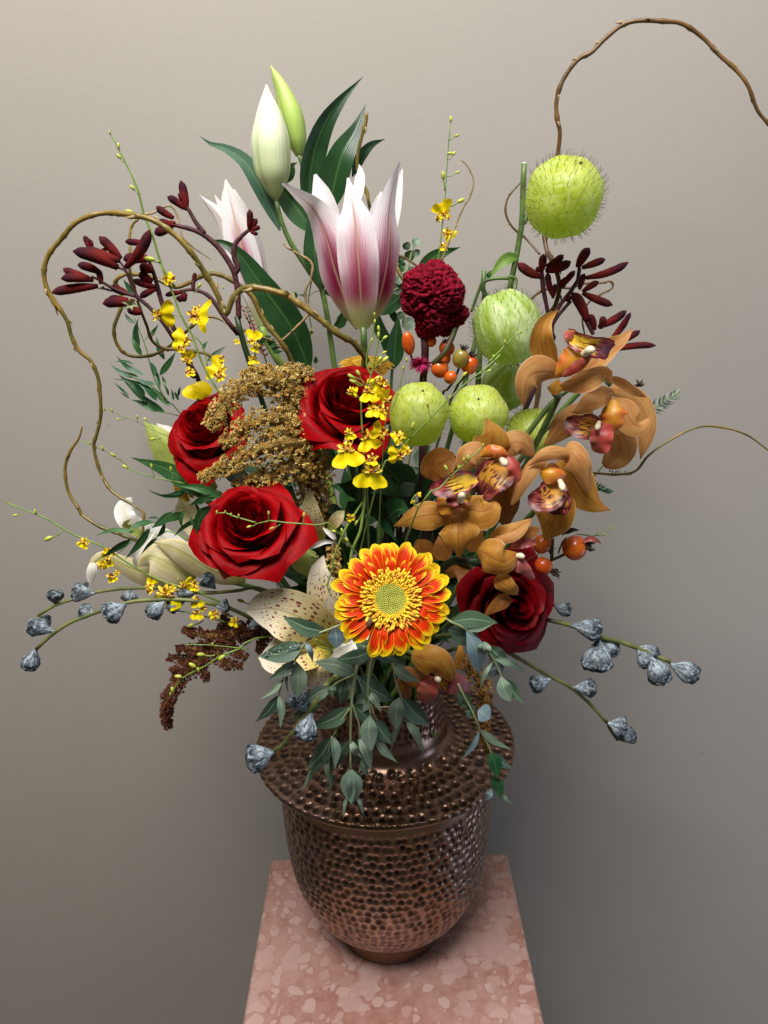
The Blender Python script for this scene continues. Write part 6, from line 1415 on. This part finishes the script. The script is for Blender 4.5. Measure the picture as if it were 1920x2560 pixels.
greens('dark narrow leaves arching over the white lily toward the left', .555,
  [('R',[(380,775,0),(560,620,0),(700,500,0),(800,430,0),(950,330,0),(1080,270,0),(1250,215,0),(1430,190,.6),(1500,190,1.2)],[4,5,6,6,7,7,8,9,9]),('R',[(1120,260,0),(1200,190,.3),(1300,180,.5)],[4,4,5])],
  [('R',(955,332),(730,505),40,'leaf_mid'),('R',(1080,345),(860,455),42,'leaf_mid'),('R',(725,500),(462,828),34,'leaf_dark'),('R',(530,612),(205,822),34,'leaf_dark'),('R',(800,600),(628,782),18,'leaf_dark'),('R',(880,450),(780,605),22,'leaf_mid'),('R',(765,440),(468,548),32,'leaf_mid'),('R',(570,548),(148,582),26,'leaf_mid'),
   ('R',(1085,310),(1060,515),22,'leaf_mid'),('R',(1235,400),(962,594),24,'leaf_dark'),('R',(1345,270),(1200,570),56,'leaf_dark'),('R',(1130,360),(1210,600),14),('R',(1420,170),(1130,270),34,'leaf_dark'),('R',(1060,105),(815,150),22,'leaf_ruscus'),('R',(1080,165),(672,88),14,'leaf_dark'),('R',(1460,180),(1000,60),42,'leaf_mid'),
   ('R',(1300,190),(1130,240),30,'leaf_mid'),('R',(820,400),(690,402),10,'leaf_dark'),('R',(1190,220),(1220,400),14,'leaf_dark')])
greens('broad dark green leaf under the left red rose and its lily', .64,[('D',[(1659,1800,0),(1760,1850,1)],[10,12])],[('D',(1720,1810),(1075,1468),70,'leaf_mid'),('D',(1560,1740),(1350,1790),20,'leaf_mid')], name='broad_leaf')
greens('broad dark strap leaves behind the celosia head', .76,[('F',[(850,560,0),(860,700,0),(840,900,1)],[12,14,14])],
  [('B',(1180,1560),(1480,1290),52,'leaf_dark'),('B',(1400,1330),(1665,1155),40,'leaf_mid'),('F',(860,820),(895,400),62,'leaf_mid'),('F',(800,640),(735,330),40,'leaf_dark'),('F',(880,760),(760,430),45,'leaf_dark'),('F',(880,480),(780,330),26,'leaf_dark'),('F',(560,740),(640,700),20,'leaf_mid')], name='broad_leaf')
greens('glossy dark salal leaves in the shaded middle of the bouquet', .66,[('F',[(900,1700,1),(880,1800,3),(880,1900,6)],[10,12,14])],
  [('F',(720,1540),(960,1680),110,'leaf_dark'),('Q',(1400,350),(1000,300),120,'leaf_dark'),('H',(60,400),(200,640),100,'leaf_dark'),('H',(230,450),(40,580),90,'leaf_dark'),('F',(380,1560),(400,1400),60,'leaf_dark'),('E',(1000,1440),(1180,1560),60,'leaf_dark'),('H',(-60,500),(120,760),110,'leaf_dark')], name='salal_sprig')
greens('small fern like heather sprigs sticking out behind the right orchids', .66,
  [('G',[(1659,1185,0),(1580,1240,0),(1500,1290,0),(1420,1340,0),(1300,1500,0)],[4,6,6,7,8]),('H',[(1200,480,0),(1280,500,0),(1340,530,0),(1395,548,0)],[5,5,5,4])],
  [('G',(1450+k*22,1325-k*15),(1462+k*24,1240-k*10),7,'leaf_euc') for k in range(9)]+[('G',(1450+k*22,1325-k*15),(1535+k*20,1340-k*16),7,'leaf_euc') for k in range(8)]+
  [('H',(1270+k*14,500+k*6),(1290+k*15,462+k*9),6,'leaf_ruscus') for k in range(9)]+[('H',(1270+k*14,505+k*6),(1320+k*10,540+k*2),6,'leaf_ruscus') for k in range(8)]+
  [('H',(1380+k*18,430+k*2),(1385+k*20,405+k*3),5,'leaf_euc') for k in range(8)]+[('G',(1380,1150),(1380+40*math.cos(k),1150-55*abs(math.sin(k+.4))),9,'hip_crown') for k in range(7)], name='heather_sprig')
greens('reddish heather sprigs and small leaves behind the golden amaranth', .72,
  [('E',[(1150,330,0),(1200,470,0),(1260,620,0),(1310,780,0),(1340,900,1)],[6,6,6,5,5])],
  [('E',(1130+k*12,330+k*30),(1105+k*13,310+k*26),7,'orchid_dusty') for k in range(12)]+[('E',(1135+k*12,335+k*30),(1175+k*12,330+k*28),7,'orchid_dusty') for k in range(12)]+
  [('E',(1280+k*10,560+k*14),(1330+k*15,520+k*22),14,'leaf_mid') for k in range(6)]+[('E',(880,700),(1020,590),18,'leaf_euc'),('E',(900,760),(1000,800),20,'leaf_dark'),('E',(800,820),(760,740),18,'leaf_dark'),('E',(850,620),(890,560),12,'leaf_mid'),('E',(1500,700),(1440,640),34,'leaf_mid'),('E',(1420,640),(1510,630),22,'leaf_euc'),
   ('E',(1420,860),(1370,790),22,'leaf_mid'),('E',(1300,520),(1200,700),14,'leaf_mid'),('E',(1330,480),(1380,420),16,'leaf_mid')], name='heather_sprig')
greens('trailing round leaved vine between the blush lily and centre rose', .75,
  [('F',[(70,250,0),(200,270,0),(280,235,0),(400,205,0),(440,215,0)],[3,3,3,3,3]),('F',[(240,150,0),(215,300,0),(225,450,0),(235,540,0),(170,750,0)],[5,5,5,5,5])],
  [('F',(130,280),(80,235),18),('F',(330,235),(450,290),26),('F',(200,270),(130,262),8),('F',(180,680),(185,630),14,'bud_yellowgreen'),('F',(235,560),(238,510),12,'bud_yellowgreen'),('F',(80,690),(75,630),24),('F',(80,700),(150,680),20),('F',(60,720),(60,640),22),('F',(500,460),(420,520),22,'leaf_dark'),('F',(490,380),(440,530),22,'leaf_dark'),('F',(270,780),(270,720),16)], name='vine', neck=False)

# ---- packed interior: stems and dark leaves nobody could count
g = G(); rnd = random.Random(77)
def inside():
    a = rnd.uniform(0, 6.283); h = rnd.random(); rr = (.028+.085*h)*math.sqrt(rnd.random())
    return Vector((AX.x+rr*math.cos(a)*1.15, AX.y-.01+rr*math.sin(a)*.75, .33+.22*h))
for i in range(330):
    o = inside(); d = Vector((o.x-AX.x, o.y-AX.y, rnd.uniform(-.02,.07))).normalized(); d = (d+Vector((rnd.uniform(-.8,.8),rnd.uniform(-.8,.5),rnd.uniform(-.6,.6)))).normalized()
    L = rnd.uniform(.022,.05); s = d.cross(Vector((0,0,1))).normalized(); 
    blade(g, [o, o+d*L*.5+Vector((0,0,L*.12)), o+d*L], L*rnd.uniform(.16,.30), 'leaf', nv=6, nu=2, roll=rnd.uniform(-60,60), fold=.2, m=rnd.choice((0,0,1,2)))
g.build('packed_foliage', [M['leaf_dark'], M['leaf_mid'], M['leaf_ruscus']], None, kind='stuff')
g = G()
for i in range(120):
    o = inside(); o.z += .02
    tube(g, [o, o.lerp(NECK, .5)+Vector((rnd.uniform(-.008,.008),0,.0)), NECK+Vector((rnd.uniform(-.05,.05), rnd.uniform(-.05,.05), -.02))], rnd.uniform(.0008,.0022), 5, n=6, m=rnd.choice((0,0,1,2)))
g.build('packed_stems', [M['stem_green'], M['stem_rose'], M['stem_maroon']], None, kind='stuff')
